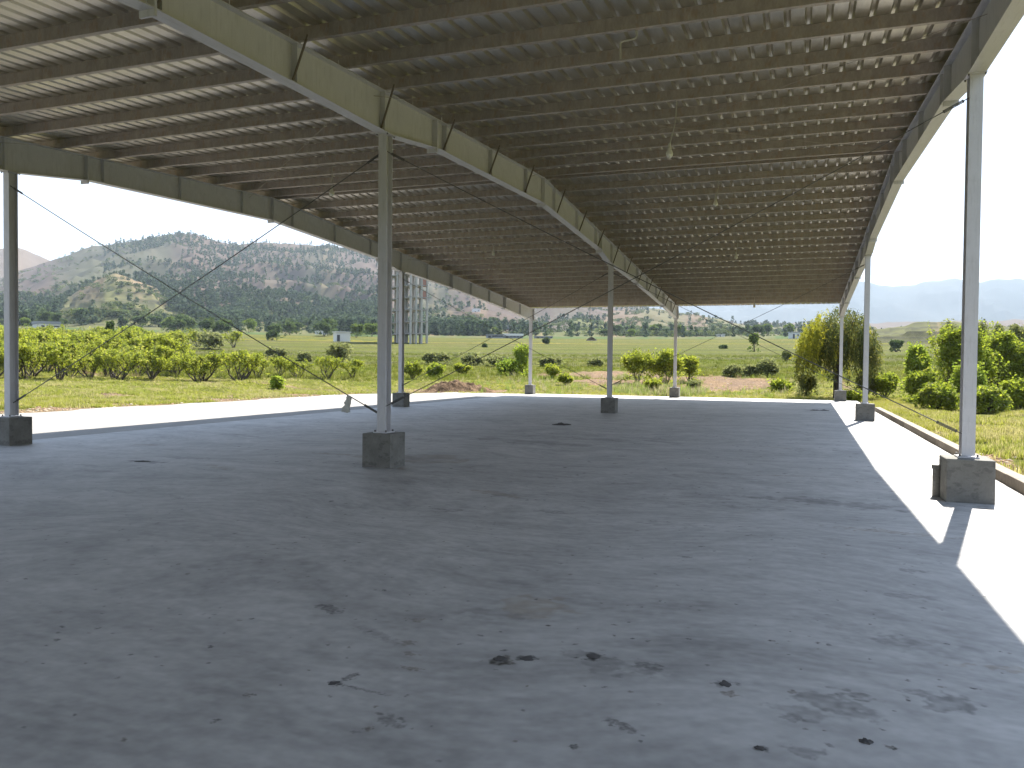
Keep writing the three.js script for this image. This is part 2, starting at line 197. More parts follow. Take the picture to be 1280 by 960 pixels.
{
  const zs = ZMAP.map((q) => q[0]), P = [], U = [], I = [], U1 = [];
  zs.forEach((z, k) => { P.push(X0, 0, z, X1, 0, z); U.push(0, ZMAP[k][1], 1, ZMAP[k][1]); });
  for (let k = 0; k < zs.length - 1; k++) { const a = k * 2; I.push(a, a + 2, a + 1, a + 1, a + 2, a + 3); }
  const top = new THREE.BufferGeometry(); top.setAttribute('position', new THREE.Float32BufferAttribute(P, 3)); top.setAttribute('uv', new THREE.Float32BufferAttribute(U, 2)); top.setIndex(I); top.computeVertexNormals();
  const sides = [box(X1 - X0, 0.2, 0.02, (X0 + X1) / 2, -0.102, ZF + 0.01), box(0.02, 0.2, ZN - ZF, X0 + 0.01, -0.102, (ZN + ZF) / 2), box(0.02, 0.2, ZN - ZF, X1 - 0.01, -0.102, (ZN + ZF) / 2)];
  floorTex.wrapS = floorTex.wrapT = THREE.ClampToEdgeWrapping;
  const fl = struct('floor', merge([top, ...sides]), std({ map: floorTex, roughness: 0.62 }), 'stained grey concrete floor slab under the shed', 'floor');
  const apTex = tex(1024, 1024, (i, j) => { const a = tfbm(i / 64, j / 64, 16, 5) - 0.5, b = tfbm(i / 9, j / 9, 114 | 0, 3) - 0.5, k = 1 + 0.35 * a + 0.2 * b; return [0.215 * k, 0.20 * k, 0.18 * k]; });
  // apron: a rougher strip with a crumbling outer edge
  const nx = 60, nz = 160, AP = [], AU = [], AI = [];
  for (let j = 0; j <= nz; j++) for (let i = 0; i <= nx; i++) { const z = lerp(-46.2, 9, j / nz), f = i / nx, xe = -24.3 + (fbm(z / 1.7, 3, 4) - 0.5) * 0.9 + sst(-38, -46, z) * 3.6, x = lerp(xe, X0 - 0.004, f); AP.push(x, -0.075 - (i === 0 ? 0.12 : 0) + 0.012 * (fbm(x * 0.8, z * 0.8, 3) - 0.5), z); AU.push(x / 6, z / 6); }
  for (let j = 0; j < nz; j++) for (let i = 0; i < nx; i++) { const p = j * (nx + 1) + i, q = p + nx + 1; AI.push(p, q, p + 1, p + 1, q, q + 1); }
  const ag = new THREE.BufferGeometry(); ag.setAttribute('position', new THREE.Float32BufferAttribute(AP, 3)); ag.setAttribute('uv', new THREE.Float32BufferAttribute(AU, 2)); ag.setIndex(AI); ag.computeVertexNormals();
  struct('pavement', ag, std({ map: apTex, bumpMap: concBump, bumpScale: 0.006, roughness: 0.85 }), 'sunlit concrete apron along the open side', 'pavement');
  // earth packed in the joint between slab and apron
  const JP = [], JI = []; for (let j = 0; j <= 220; j++) { const z = lerp(-44.6, 8.9, j / 220), w = 0.1 + 0.22 * fbm(z * 1.7, 6, 4); JP.push(X0 - w, -0.072, z, X0 - w * 0.4, -0.028 + 0.02 * vn(z * 3, 2), z, X0 - 0.005, -0.012, z); if (j) for (const q of [0, 1]) { const a = (j - 1) * 3 + q; JI.push(a, a + 3, a + 1, a + 1, a + 3, a + 4); } }
  const jg = new THREE.BufferGeometry(); jg.setAttribute('position', new THREE.Float32BufferAttribute(JP, 3)); jg.setIndex(JI); jg.computeVertexNormals();
  struct('soil_joint', jg, std({ color: lin(0.06, 0.05, 0.042), roughness: 1 }), 'dark earth packed along the slab edge beside the apron', 'soil');
  // kerb: cast lengths, slightly uneven
  const kg = []; const r = rng(8); for (let z = -34.2; z < 8; z += 3) { const b = rbox(0.2, 0.34, 2.985, 0.012, 2.945 + 0.012 * (r() - 0.5), -0.015 + 0.012 * (r() - 0.5), z + 1.5); kg.push(b); }
  const kr = new THREE.Group(); kr.name = 'kerb'; tag(kr, 'low concrete kerb between the floor and the grass', 'kerb', null, 'structure'); scene.add(kr);
  const kerbTex = tex(512, 512, (i, j) => { const a = tfbm(i / 40, j / 40, 12, 5) - 0.5, b = tfbm(i / 8, j / 8, 64, 3) - 0.5, k = 1 + 0.6 * a + 0.3 * b; return [0.21 * k, 0.175 * k, 0.135 * k]; });
  const km = std({ map: kerbTex, bumpMap: concBump, bumpScale: 0.004, roughness: 0.9 }); kg.forEach((g) => part('kerb_block', metreUV(g, 0.4), km, kr));
}

// ---------------------------------------------------------------- the steel shed
const XR = [-14.597, -6.306, 2.025], ZC = [4.7, -11.42, -27.78, -43.69], RZ = -19.6;
const topY = (z) => 6.48 - (z > RZ ? 0.06 : 0.0632) * Math.abs(z - RZ);
const BOT = [[-44.0, 4.28], [-43.5, 4.3], [-39, 4.66], [-32.3, 5.08], [-28.1, 5.27], [-27.3, 5.27], [-25.8, 5.53], [-19.6, 5.83], [-13.25, 5.58], [-11.6, 5.36], [-11.2, 5.335], [-9.5, 5.31], [-6.4, 5.24], [-0.2, 4.68], [4.5, 4.33], [5.0, 4.3]];
const botY = (z) => table(BOT, z);
const colTop = [4.305, 5.345, 5.265, 4.29];
const paintTex = tex(512, 512, (i, j) => { const a = tfbm(i / 40, j / 90, 12, 5) - 0.5, b = tfbm(i / 7, j / 7, 73, 3) - 0.5, st = sst(0.6, 0.75, tfbm(i / 10 + 5, j / 128, 51, 3)), k = 1 + 0.16 * a + 0.07 * b; return [0.565 * k - 0.04 * st, 0.55 * k - 0.04 * st, 0.565 * k - 0.045 * st]; });
const purlinTex = tex(1024, 256, (i, j) => { const a = tfbm(i / 40, j / 64, 25.6 | 0, 5) - 0.5, b = tfbm(i / 9, j / 14, 113, 3) - 0.5, rust = sst(0.56, 0.74, tfbm(i / 26 + 9, j / 40, 39, 4)), k = 1 + 0.5 * a + 0.25 * b; return [0.36 * k, 0.315 * k - 0.03 * rust, 0.275 * k - 0.05 * rust]; });
const sheetTex = tex(512, 512, (i, j) => { const a = tfbm(i / 30, j / 90, 17, 5) - 0.5, b = tfbm(i / 6, j / 12, 85, 3) - 0.5, k = 1 + 0.3 * a + 0.14 * b; return [0.54 * k, 0.51 * k, 0.445 * k]; });
const M = {
  paint: std({ map: paintTex, roughness: 0.5 }), purlin: std({ map: purlinTex, roughness: 0.5, metalness: 0.2 }), sheet: std({ map: sheetTex, roughness: 0.36, metalness: 0.85, side: THREE.DoubleSide }),
  dark: std({ color: lin(0.13, 0.125, 0.118), roughness: 0.6, metalness: 0.4 }), bolt: std({ color: lin(0.16, 0.15, 0.14), roughness: 0.6, metalness: 0.5 }), angle: std({ color: lin(0.16, 0.13, 0.10), roughness: 0.7 }),
  ped: std({ map: tex(512, 512, (i, j) => { const a = tfbm(i / 70, j / 70, 7, 5) - 0.5, b = tfbm(i / 8, j / 8, 64, 3) - 0.5, s = sst(0.55, 0.7, tfbm(i / 50 + 7, j / 30, 10, 4)), k = 1 + 0.5 * a + 0.22 * b - 0.22 * s; return [0.17 * k, 0.163 * k, 0.145 * k]; }), bumpMap: concBump, bumpScale: 0.004, roughness: 0.95 }),
};
const shed = thing('steel_shed', 'long open-sided steel shed with corrugated roof on grey columns', 'shed');
function wobble(g, a, f) { const p = g.attributes.position; for (let i = 0; i < p.count; i++) { const x = p.getX(i), y = p.getY(i), z = p.getZ(i); p.setXYZ(i, x + a * (fbm(y * f + 3, z * f, 2) - 0.5), y + a * (fbm(x * f, z * f + 8, 2) - 0.5), z + a * (fbm(x * f + 5, y * f, 2) - 0.5)); } return g; }
XR.forEach((x, i) => ZC.forEach((z, k) => {
  const ped = new RoundedBoxGeometry(0.5, 0.56, 0.5, 3, 0.014), sc = [1, 1.02, 1.08][i]; ped.scale(sc, 1, sc); ped.translate(x, 0.262, z);
  part('pedestal', metreUV(wobble(ped, 0.016, 7)), M.ped, shed);
  const h0 = 0.57, h1 = colTop[k] - 0.016, c = part('column', metreUV(merge([box(0.15, h1 - h0, 0.011, x, (h0 + h1) / 2, z + 0.09), box(0.15, h1 - h0, 0.011, x, (h0 + h1) / 2, z - 0.09), box(0.008, h1 - h0, 0.169, x, (h0 + h1) / 2, z)]), 1), M.paint, shed);
  part('base_plate', metreUV(box(0.24, 0.018, 0.28, x, 0.553, z)), M.paint, c);
  part('cap_plate', metreUV(box(0.22, 0.015, 0.26, x, colTop[k] - 0.008, z)), M.paint, c);
  const bo = []; for (const sx of [-1, 1]) for (const sz of [-1, 1]) { const n = new THREE.CylinderGeometry(0.014, 0.014, 0.03, 6); n.translate(x + sx * 0.098, 0.577, z + sz * 0.115); bo.push(n); const m = new THREE.CylinderGeometry(0.011, 0.011, 0.02, 6); m.translate(x + sx * 0.092, colTop[k] - 0.026, z + sz * 0.115); bo.push(m); }
  part('bolts', merge(bo), M.bolt, c).userData.kind = 'stuff';
}));
const ZE0 = -44.0, ZE1 = 5.0;
function ribbon(x0, x1, f, th, zs) { // a plate of thickness th that follows f(z)
  const P = [], I = []; zs.forEach((z) => { const y = f(z); P.push(x0, y, z, x1, y, z, x0, y + th, z, x1, y + th, z); });
  for (let k = 0; k < zs.length - 1; k++) { const a = k * 4, b = a + 4; I.push(a, b, a + 1, a + 1, b, b + 1, a + 2, a + 3, b + 2, a + 3, b + 3, b + 2, a, a + 2, b, a + 2, b + 2, b, a + 1, b + 1, a + 3, a + 3, b + 1, b + 3); }
  const n = (zs.length - 1) * 4; I.push(0, 1, 2, 1, 3, 2, n, n + 2, n + 1, n + 1, n + 2, n + 3);
  const g = new THREE.BufferGeometry(); g.setAttribute('position', new THREE.Float32BufferAttribute(P, 3)); g.setIndex(I); const q = g.toNonIndexed(); q.computeVertexNormals(); return q;
}
const zBot = [ZE0, ...BOT.map((b) => b[0]).filter((z) => z > ZE0 && z < ZE1), ZE1], zTop = [ZE0, RZ, ZE1];
const SPL = [-39.1, -32.4, -25.95, -19.6, -13.15, -6.45, -0.2];
XR.forEach((x, i) => {
  const sh = new THREE.Shape(); sh.moveTo(-ZE0, botY(ZE0) + 0.006); zBot.slice(1).forEach((z) => sh.lineTo(-z, botY(z) + 0.006)); [ZE1, RZ, ZE0].forEach((z) => sh.lineTo(-z, topY(z) - 0.006));
  const w = new THREE.ExtrudeGeometry(sh, { depth: 0.008, bevelEnabled: false }); w.rotateY(Math.PI / 2); w.translate(x - 0.004, 0, 0);
  const rf = part('rafter', metreUV(w), M.paint, shed);
  part('bottom_flange', metreUV(ribbon(x - 0.1, x + 0.1, botY, 0.012, zBot)), M.paint, rf);
  part('top_flange', metreUV(ribbon(x - 0.1, x + 0.1, (z) => topY(z) - 0.012, 0.012, zTop)), M.paint, rf);
  for (let z = RZ - 1.0 - 2.34 * 10; z < 4.8; z += 2.34) { if (z < -43.4) continue; const a = botY(z) + 0.012, b = topY(z) - 0.012; part('stiffener', metreUV(box(0.17, b - a - 0.002, 0.01, x, (a + b) / 2, z)), M.paint, rf); }
  for (const z of SPL) { const a = botY(z) - 0.075, b = topY(z) - 0.002; part('splice_plate', metreUV(merge([box(0.206, b - a, 0.014, x, (a + b) / 2, z - 0.0085), box(0.206, b - a, 0.014, x, (a + b) / 2, z + 0.0085)])), M.paint, rf); }
  for (const z of [ZE0 - 0.006, ZE1 + 0.006]) { const a = botY(z), b = topY(z); part('end_plate', metreUV(box(0.21, b - a + 0.02, 0.012, x, (a + b) / 2, z)), M.paint, rf); }
});
// purlins: lipped channels, web towards the near end, flanges pointing away
const pz = []; for (let k = 0; k < 21; k++) { pz.push(RZ - 0.18 - 1.17 * k); pz.push(RZ + 0.18 + 1.17 * k); }
{
  const r = rng(21), H = 0.17;
  for (const z of pz) for (let b = 0; b < 2; b++) {
    const xa = b ? XR[1] + 0.004 : XR[0] - 1.27, xb = b ? XR[2] + 0.26 : XR[1] - 0.004, L = xb - xa, cx = (xa + xb) / 2, y = topY(z) + 0.002, off = r();
    const g = metreUV(merge([box(L, H, 0.004, cx, y + H / 2, z + 0.035), box(L, 0.004, 0.07, cx, y + 0.002, z - 0.002), box(L, 0.004, 0.07, cx, y + H - 0.002, z - 0.002), box(L, 0.022, 0.004, cx, y + 0.015, z - 0.035), box(L, 0.022, 0.004, cx, y + H - 0.015, z - 0.035)]), 1);
    const u = g.attributes.uv; for (let k = 0; k < u.count; k++) u.setXY(k, u.getX(k) * 0.45 + off, u.getY(k) * 1.2 + off * 7);
    part('purlin', g, M.purlin, shed);
  }
  // fly braces from the middle rafter's lower flange up to every second purlin
  for (const [i, s] of [[1, 1], [0, 1], [2, -1]]) pz.filter((_, k) => Math.floor(k / 2) % 2 === 1).forEach((z) => {
    if (i !== 1) return; const x = XR[i]; const q = bar(V(x + s * 0.03, botY(z) + 0.03, z + 0.02), V(x + s * 0.27, topY(z) + 0.06, z + 0.03), 0.02, 4); part('fly_brace', q, M.angle, shed);
  });
}
// roof sheets: trapezoidal ribs running down the slope
{
  const n = 24, xa = XR[0] - 1.31, cover = (XR[2] + 0.30 - xa) / n, pitch = cover / 3, prof = [], rr = rng(31);
  for (let k = 0; k < 3; k++) { const o = k * pitch; prof.push([o, 0.048], [o + 0.02, 0.048], [o + 0.044, 0], [o + pitch - 0.044, 0], [o + pitch - 0.02, 0.048]); } prof.push([cover, 0.048], [cover + 0.02, 0.048], [cover + 0.042, 0.006]);
  for (const side of [-1, 1]) for (let s = 0; s < n; s++) {
    const z0 = RZ + side * 0.04, z1 = side < 0 ? -44.9 : 5.6, nz = 10, P = [], I = [], U = [], lift = 0.173 + 0.0025 * (s % 2), off = rr();
    for (let j = 0; j <= nz; j++) { const z = lerp(z0, z1, j / nz), y = topY(z) + lift; prof.forEach(([px, py]) => { P.push(xa + s * cover + px, y + py, z); U.push((px + off) * 0.6, z * 0.25 + off * 3); }); }
    const m = prof.length; for (let j = 0; j < nz; j++) for (let i = 0; i < m - 1; i++) { const a = j * m + i, b = a + m; I.push(a, b, a + 1, a + 1, b, b + 1); }
    const g = new THREE.BufferGeometry(); g.setAttribute('position', new THREE.Float32BufferAttribute(P, 3)); g.setAttribute('uv', new THREE.Float32BufferAttribute(U, 2)); g.setIndex(I); const q = g.toNonIndexed(); q.computeVertexNormals();
    part('roof_sheet', q, M.sheet, shed);
  }
  const L = XR[2] + 0.3 - xa, cx = xa + L / 2; const c1 = box(L, 0.003, 0.3, 0, 0, 0), c2 = c1.clone(); c1.rotateX(-0.06); c2.rotateX(0.06); c1.translate(cx, 6.48 + 0.173 + 0.048 + 0.012, RZ - 0.15); c2.translate(cx, 6.48 + 0.173 + 0.048 + 0.012, RZ + 0.15);
  for (const z of [-44.92, 5.62]) part('eave_trim', metreUV(box(L, 0.075, 0.003, cx, topY(z) + 0.195, z)), M.paint, shed);
  part('ridge_cap', metreUV(merge([c1, c2])), M.sheet, shed);
}
for (const [x, w] of [[XR[0] - 1.305, 0], [XR[2] + 0.295, 1]]) part('gable_flashing', metreUV(merge([ribbon(x - 0.0015, x + 0.0015, (z) => topY(z) - 0.03, 0.256, [-44.91, RZ, 5.61]), ribbon(w ? x - 0.12 : x + 0.002, w ? x - 0.002 : x + 0.12, (z) => topY(z) + 0.226, 0.003, [-44.91, RZ, 5.61])])), M.sheet, shed);
// cross bracing cables between the columns of a row, with turnbuckles
function cable(a, b, r, sag, parent) {
  const pts = []; for (let k = 0; k <= 10; k++) { const t = k / 10, p = a.clone().lerp(b, t); p.y -= sag * 4 * t * (1 - t); pts.push(p); }
  const c = part('brace_cable', new THREE.TubeGeometry(new THREE.CatmullRomCurve3(pts), 24, r, 5), M.dark, parent);
  for (const [p, q] of [[pts[0], pts[1]], [pts[10], pts[9]]]) { const d = q.clone().sub(p).normalize(), u = d.clone().cross(V(0, 0, 1)).normalize().multiplyScalar(0.014), s = p.clone().addScaledVector(d, 0.12), e = p.clone().addScaledVector(d, 0.36); part('turnbuckle', merge([bar(s.clone().add(u), e.clone().add(u), 0.006), bar(s.clone().sub(u), e.clone().sub(u), 0.006), bar(s.clone().addScaledVector(u, 1.4), s.clone().addScaledVector(u, -1.4), 0.01), bar(e.clone().addScaledVector(u, 1.4), e.clone().addScaledVector(u, -1.4), 0.01)]), M.dark, c); }
}
for (const k of [1, 2]) for (const b of [0, 1]) { const z = ZC[k], x0 = XR[b] + 0.02, x1 = XR[b + 1] - 0.02, r = b ? 0.0068 : 0.009; cable(V(x0, colTop[k] - 0.27, z + 0.02), V(x1, 0.82, z + 0.02), r, 0.05, shed); cable(V(x0, b ? 0.97 : 0.82, z - 0.02), V(x1, colTop[k] - 0.25, z - 0.02), r, 0.05, shed); }
// roof plane bracing rods just under the purlins
for (const b of [0, 1]) { const rod = (za, zb) => part('roof_rod', bar(V(XR[b] + 0.02, topY(za) - 0.14, za), V(XR[b + 1] - 0.02, topY(zb) - 0.14, zb), 0.0045), M.purlin, shed); rod(-11.0, -18.9); rod(-18.6, -10.7); rod(-28.2, -35.3); rod(-35.3, -28.2); }

// ---------------------------------------------------------------- lamps, rag, small things on the floor
{
  const cord = std({ color: lin(0.45, 0.43, 0.38), roughness: 0.7 }), sock = std({ color: lin(0.55, 0.53, 0.48), roughness: 0.5 }), glass = std({ color: lin(0.7, 0.68, 0.62), roughness: 0.25 });
  function bulb(x, z, len, lean, label, sc = 1) {
    const y = topY(z) + 0.005, g = thing('hanging_bulb', label, 'light bulb', [x, y, z], 0, 'unlit bulbs hanging from the roof purlins'); const e = V(lean, -len, 0.05 * lean);
    part('cord', new THREE.TubeGeometry(new THREE.CatmullRomCurve3([V(0, 0, 0), V(lean * 0.3 + 0.01, -len * 0.5, 0), e]), 10, 0.011, 5), cord, g);
    const s = new THREE.CylinderGeometry(0.022 * sc, 0.028 * sc, 0.09 * sc, 10); s.translate(e.x, e.y - 0.03, e.z); part('socket', s, sock, g);
    const l = new THREE.LatheGeometry([[0, -0.13], [0.025, -0.125], [0.045, -0.1], [0.05, -0.075], [0.04, -0.045], [0.026, -0.015], [0.024, 0]].map(([a, b]) => new THREE.Vector2(a * 1.25 * sc, b * 1.25 * sc)), 14); l.translate(e.x, e.y - 0.06, e.z); part('glass', l, glass, g);
  }
  bulb(-2.0, -13.61, 0.72, -0.11, 'unlit bulb on a leaning cord in the wider bay before the ridge');
  bulb(-10.3, -16.1, 0.5, 0, 'unlit bulb hanging straight from a purlin between left and middle rafters');
  bulb(-2.0, -20.95, 0.42, -0.06, 'small unlit bulb on a short cord just past the ridge');
  bulb(-2.0, -27.97, 0.42, -0.05, 'unlit bulb hanging level with the second row of columns');
  bulb(-2.1, -41.0, 0.3, 0, 'tiny unlit bulb hanging close to the far eave');
  bulb(-10.4, -26.8, 0.22, 0, 'unlit bulb on a very short cord beyond the ridge, between left and middle rafters');
  const lp = thing('pendant_lamp', 'grey shaded lamp on a long thin cord at the far eave', 'lamp', [-10.55, topY(-41.6) + 0.005, -41.6]);
  part('cord', new THREE.TubeGeometry(new THREE.CatmullRomCurve3([V(0, 0, 0), V(0, -0.9, 0), V(0.09, -1.15, 0), V(0.09, -1.9, 0)]), 16, 0.012, 5), M.dark, lp);
  const sh = new THREE.LatheGeometry([[0.05, 0.06], [0.14, 0.02], [0.28, -0.1], [0.29, -0.13], [0.27, -0.13], [0.13, 0.0], [0.04, 0.03]].map(([a, b]) => new THREE.Vector2(a, b)), 18); sh.translate(0.09, -1.94, 0); part('lamp_shade', sh, std({ color: lin(0.3, 0.31, 0.33), roughness: 0.5, side: THREE.DoubleSide }), lp);
  const pb = new THREE.SphereGeometry(0.06, 10, 8); pb.translate(0.09, -2.01, 0); part('bulb', pb, glass, lp);
  const hk = thing('conduit_pipe', 'bent white conduit pipe sticking down from a purlin', 'pipe', [-2.05, topY(-10.2), -10.1]);
  part('pipe', new THREE.TubeGeometry(new THREE.CatmullRomCurve3([V(0.02, 0.09, 0), V(0.05, -0.06, 0), V(0.04, -0.1, 0), V(-0.12, -0.12, 0), V(-0.15, -0.13, 0), V(-0.155, -0.34, 0)]), 30, 0.013, 8), cord, hk);
  const hk2 = thing('conduit_stick', 'short white stick of conduit lying against the roof sheets', 'pipe', [-2.3, topY(-8.7) + 0.12, -8.6]);
  part('pipe', bar(V(-0.06, 0.06, -0.1), V(0.12, -0.1, 0.05), 0.012), cord, hk2);
  // rag tied to the bracing cable near the middle column
  const P = [], I = [], nx = 8, ny = 14; for (let j = 0; j <= ny; j++) for (let i = 0; i <= nx; i++) { const t = j / ny, a = i / nx * 5.2, w = 0.018 + 0.03 * t + 0.05 * vn(i * 1.3, j * 0.5); P.push(Math.cos(a) * w - 0.05 * t, -t * 0.27 - 0.05 * vn(i * 0.9, 4), Math.sin(a) * w * 0.7); }
  for (let j = 0; j < ny; j++) for (let i = 0; i < nx; i++) { const p = j * (nx + 1) + i, q = p + nx + 1; I.push(p, q, p + 1, p + 1, q, q + 1); }
  const rg = new THREE.BufferGeometry(); rg.setAttribute('position', new THREE.Float32BufferAttribute(P, 3)); rg.setIndex(I); rg.computeVertexNormals();
  const tB = 1 - 0.62 / 8.25, ry = lerp(colTop[1] - 0.27, 0.82, tB) - 0.05 * 4 * tB * (1 - tB);
  const rag = solo('rag', rg, std({ color: lin(0.5, 0.49, 0.45), roughness: 0.95, side: THREE.DoubleSide }), 'pale rag knotted round the bracing cable beside the middle column', 'rag'); rag.position.set(lerp(XR[0] + 0.02, XR[1] - 0.02, tB), ry + 0.015, ZC[1] + 0.02);
  // stub pipe behind the right pedestal
  const ps = thing('pipe_stub', 'short capped grey pipe standing beside the right front pedestal', 'pipe', [1.725, 0, -11.62]);
  const c1 = new THREE.CylinderGeometry(0.055, 0.055, 0.36, 16); c1.translate(0, 0.18, 0); part('pipe', c1, M.ped, ps); const c2 = new THREE.CylinderGeometry(0.068, 0.068, 0.05, 16); c2.translate(0, 0.384, 0); part('cap', c2, M.ped, ps);
  // dried mud and a dark cloth on the floor
  const mud = std({ color: lin(0.07, 0.064, 0.06), roughness: 0.95 }), mr = rng(77);
  function lump(x, z, rx, h, rz, label, name = 'mud_clump', cat = 'mud', group = 'dried mud clumps on the floor') {
    const g = mergeVertices(new THREE.IcosahedronGeometry(1, 3).deleteAttribute('normal').deleteAttribute('uv')), p = g.attributes.position, o = mr() * 50; for (let k = 0; k < p.count; k++) { const a = p.getX(k), b = p.getY(k), c = p.getZ(k), n = 0.7 + 0.7 * fbm(a * 1.8 + o, c * 1.8 + b, 4); p.setXYZ(k, a * n * rx, Math.max(-0.001, b * h * 0.6 * n * (0.3 + 1.3 * vn(a * 5 + o, c * 5))), c * n * rz * (0.7 + 0.6 * vn(a * 3 + o, 2))); } g.computeVertexNormals();
    const m = solo(name, g, mud, label, cat, group); m.position.set(x, 0.0015, z); m.rotation.y = mr() * 6; return m;
  }
  lump(0.31, -3.81, 0.028, 0.018, 0.022, 'thick black mud lump, alone on the bare floor');
  lump(-0.13, -3.58, 0.022, 0.012, 0.018, 'small round mud crumb beside a faint grey smear');
  lump(-1.55, -4.16, 0.042, 0.008, 0.034, 'flat dark mud pat, one of two lying side by side');
  lump(-1.41, -4.22, 0.04, 0.007, 0.03, 'flat dark mud pat, one of two lying side by side');
  lump(-1.07, -4.39, 0.035, 0.008, 0.035, 'dark mud pat beside the pale scuffed patch');
  lump(-0.33, -4.25, 0.028, 0.01, 0.03, 'crumbled mud pat between two faint rings');
  lump(-2.23, -3.53, 0.03, 0.008, 0.02, 'small mud crumb at the end of a dark scratch');
  const cl = lump(-6.23, -21.45, 0.24, 0.07, 0.18, 'crumpled black cloth lying on the floor between the middle columns', 'black_cloth', 'cloth', null);
  lump(0.62, -33.4, 0.17, 0.05, 0.1, 'dark scrap on the far floor, one of a pair', 'floor_scrap', 'scrap', 'dark scraps on the far floor'); lump(0.97, -33.5, 0.17, 0.05, 0.1, 'dark scrap on the far floor, one of a pair', 'floor_scrap', 'scrap', 'dark scraps on the far floor');
  lump(-10.2, -10.3, 0.12, 0.02, 0.06, 'thin dark mud smear near the sunlit apron');
}

// ---------------------------------------------------------------- plants
class Leaves {
  constructor() { this.p = []; this.c = []; this.n = []; }
  add(x, y, z, len, wid, r, col, droop = 0) { // one folded leaf of two triangles
    const th = r() * 6.283, el = Math.asin(r() * 2 - 1) * 0.8 - droop, d = V(Math.cos(el) * Math.cos(th), Math.sin(el), Math.cos(el) * Math.sin(th)), s = V(r() - 0.5, r() - 0.5, r() - 0.5).cross(d).normalize(), k = 0.75 + 0.5 * r(), L = len * k, w = wid * k;
    const a = [x, y, z], b = [x + d.x * L * 0.5 + s.x * w, y + d.y * L * 0.5 + s.y * w, z + d.z * L * 0.5 + s.z * w], e = [x + d.x * L, y + d.y * L - 0.1 * L, z + d.z * L], f = [x + d.x * L * 0.5 - s.x * w, y + d.y * L * 0.5 - s.y * w, z + d.z * L * 0.5 - s.z * w];
    this.p.push(...a, ...b, ...e, ...a, ...e, ...f); const v = 0.78 + 0.44 * r(); for (let i = 0; i < 6; i++) this.c.push(col[0] * v, col[1] * v, col[2] * v);
  }
  geo() { const g = new THREE.BufferGeometry(); g.setAttribute('position', new THREE.Float32BufferAttribute(this.p, 3)); g.setAttribute('color', new THREE.Float32BufferAttribute(this.c, 3)); g.computeVertexNormals(); return g; }
}
class Wood {
  constructor() { this.p = []; this.i = []; }
  seg(a, b, r0, r1) { const d = b.clone().sub(a).normalize(), u = (Math.abs(d.y) > 0.9 ? V(1, 0, 0) : V(0, 1, 0)).cross(d).normalize(), w = d.clone().cross(u), o = this.p.length / 3; for (const [c, r] of [[a, r0], [b, r1]]) for (let k = 0; k < 5; k++) { const t = k / 5 * 6.283; this.p.push(c.x + r * (Math.cos(t) * u.x + Math.sin(t) * w.x), c.y + r * (Math.cos(t) * u.y + Math.sin(t) * w.y), c.z + r * (Math.cos(t) * u.z + Math.sin(t) * w.z)); } for (let k = 0; k < 5; k++) { const n = (k + 1) % 5; this.i.push(o + k, o + n, o + 5 + k, o + n, o + 5 + n, o + 5 + k); } }
  geo() { const g = new THREE.BufferGeometry(); g.setAttribute('position', new THREE.Float32BufferAttribute(this.p, 3)); g.setIndex(this.i); g.computeVertexNormals(); return g; }
}
const leafMat = new THREE.MeshPhysicalMaterial({ vertexColors: true, roughness: 0.95, specularIntensity: 0.25, side: THREE.DoubleSide, transmission: 0.55, thickness: 0 });
const farLeafMat = new THREE.MeshPhysicalMaterial({ vertexColors: true, roughness: 1, specularIntensity: 0.1, side: THREE.DoubleSide, transmission: 0.35, thickness: 0 });
const barkMat = std({ color: lin(0.075, 0.06, 0.048), roughness: 0.95 });
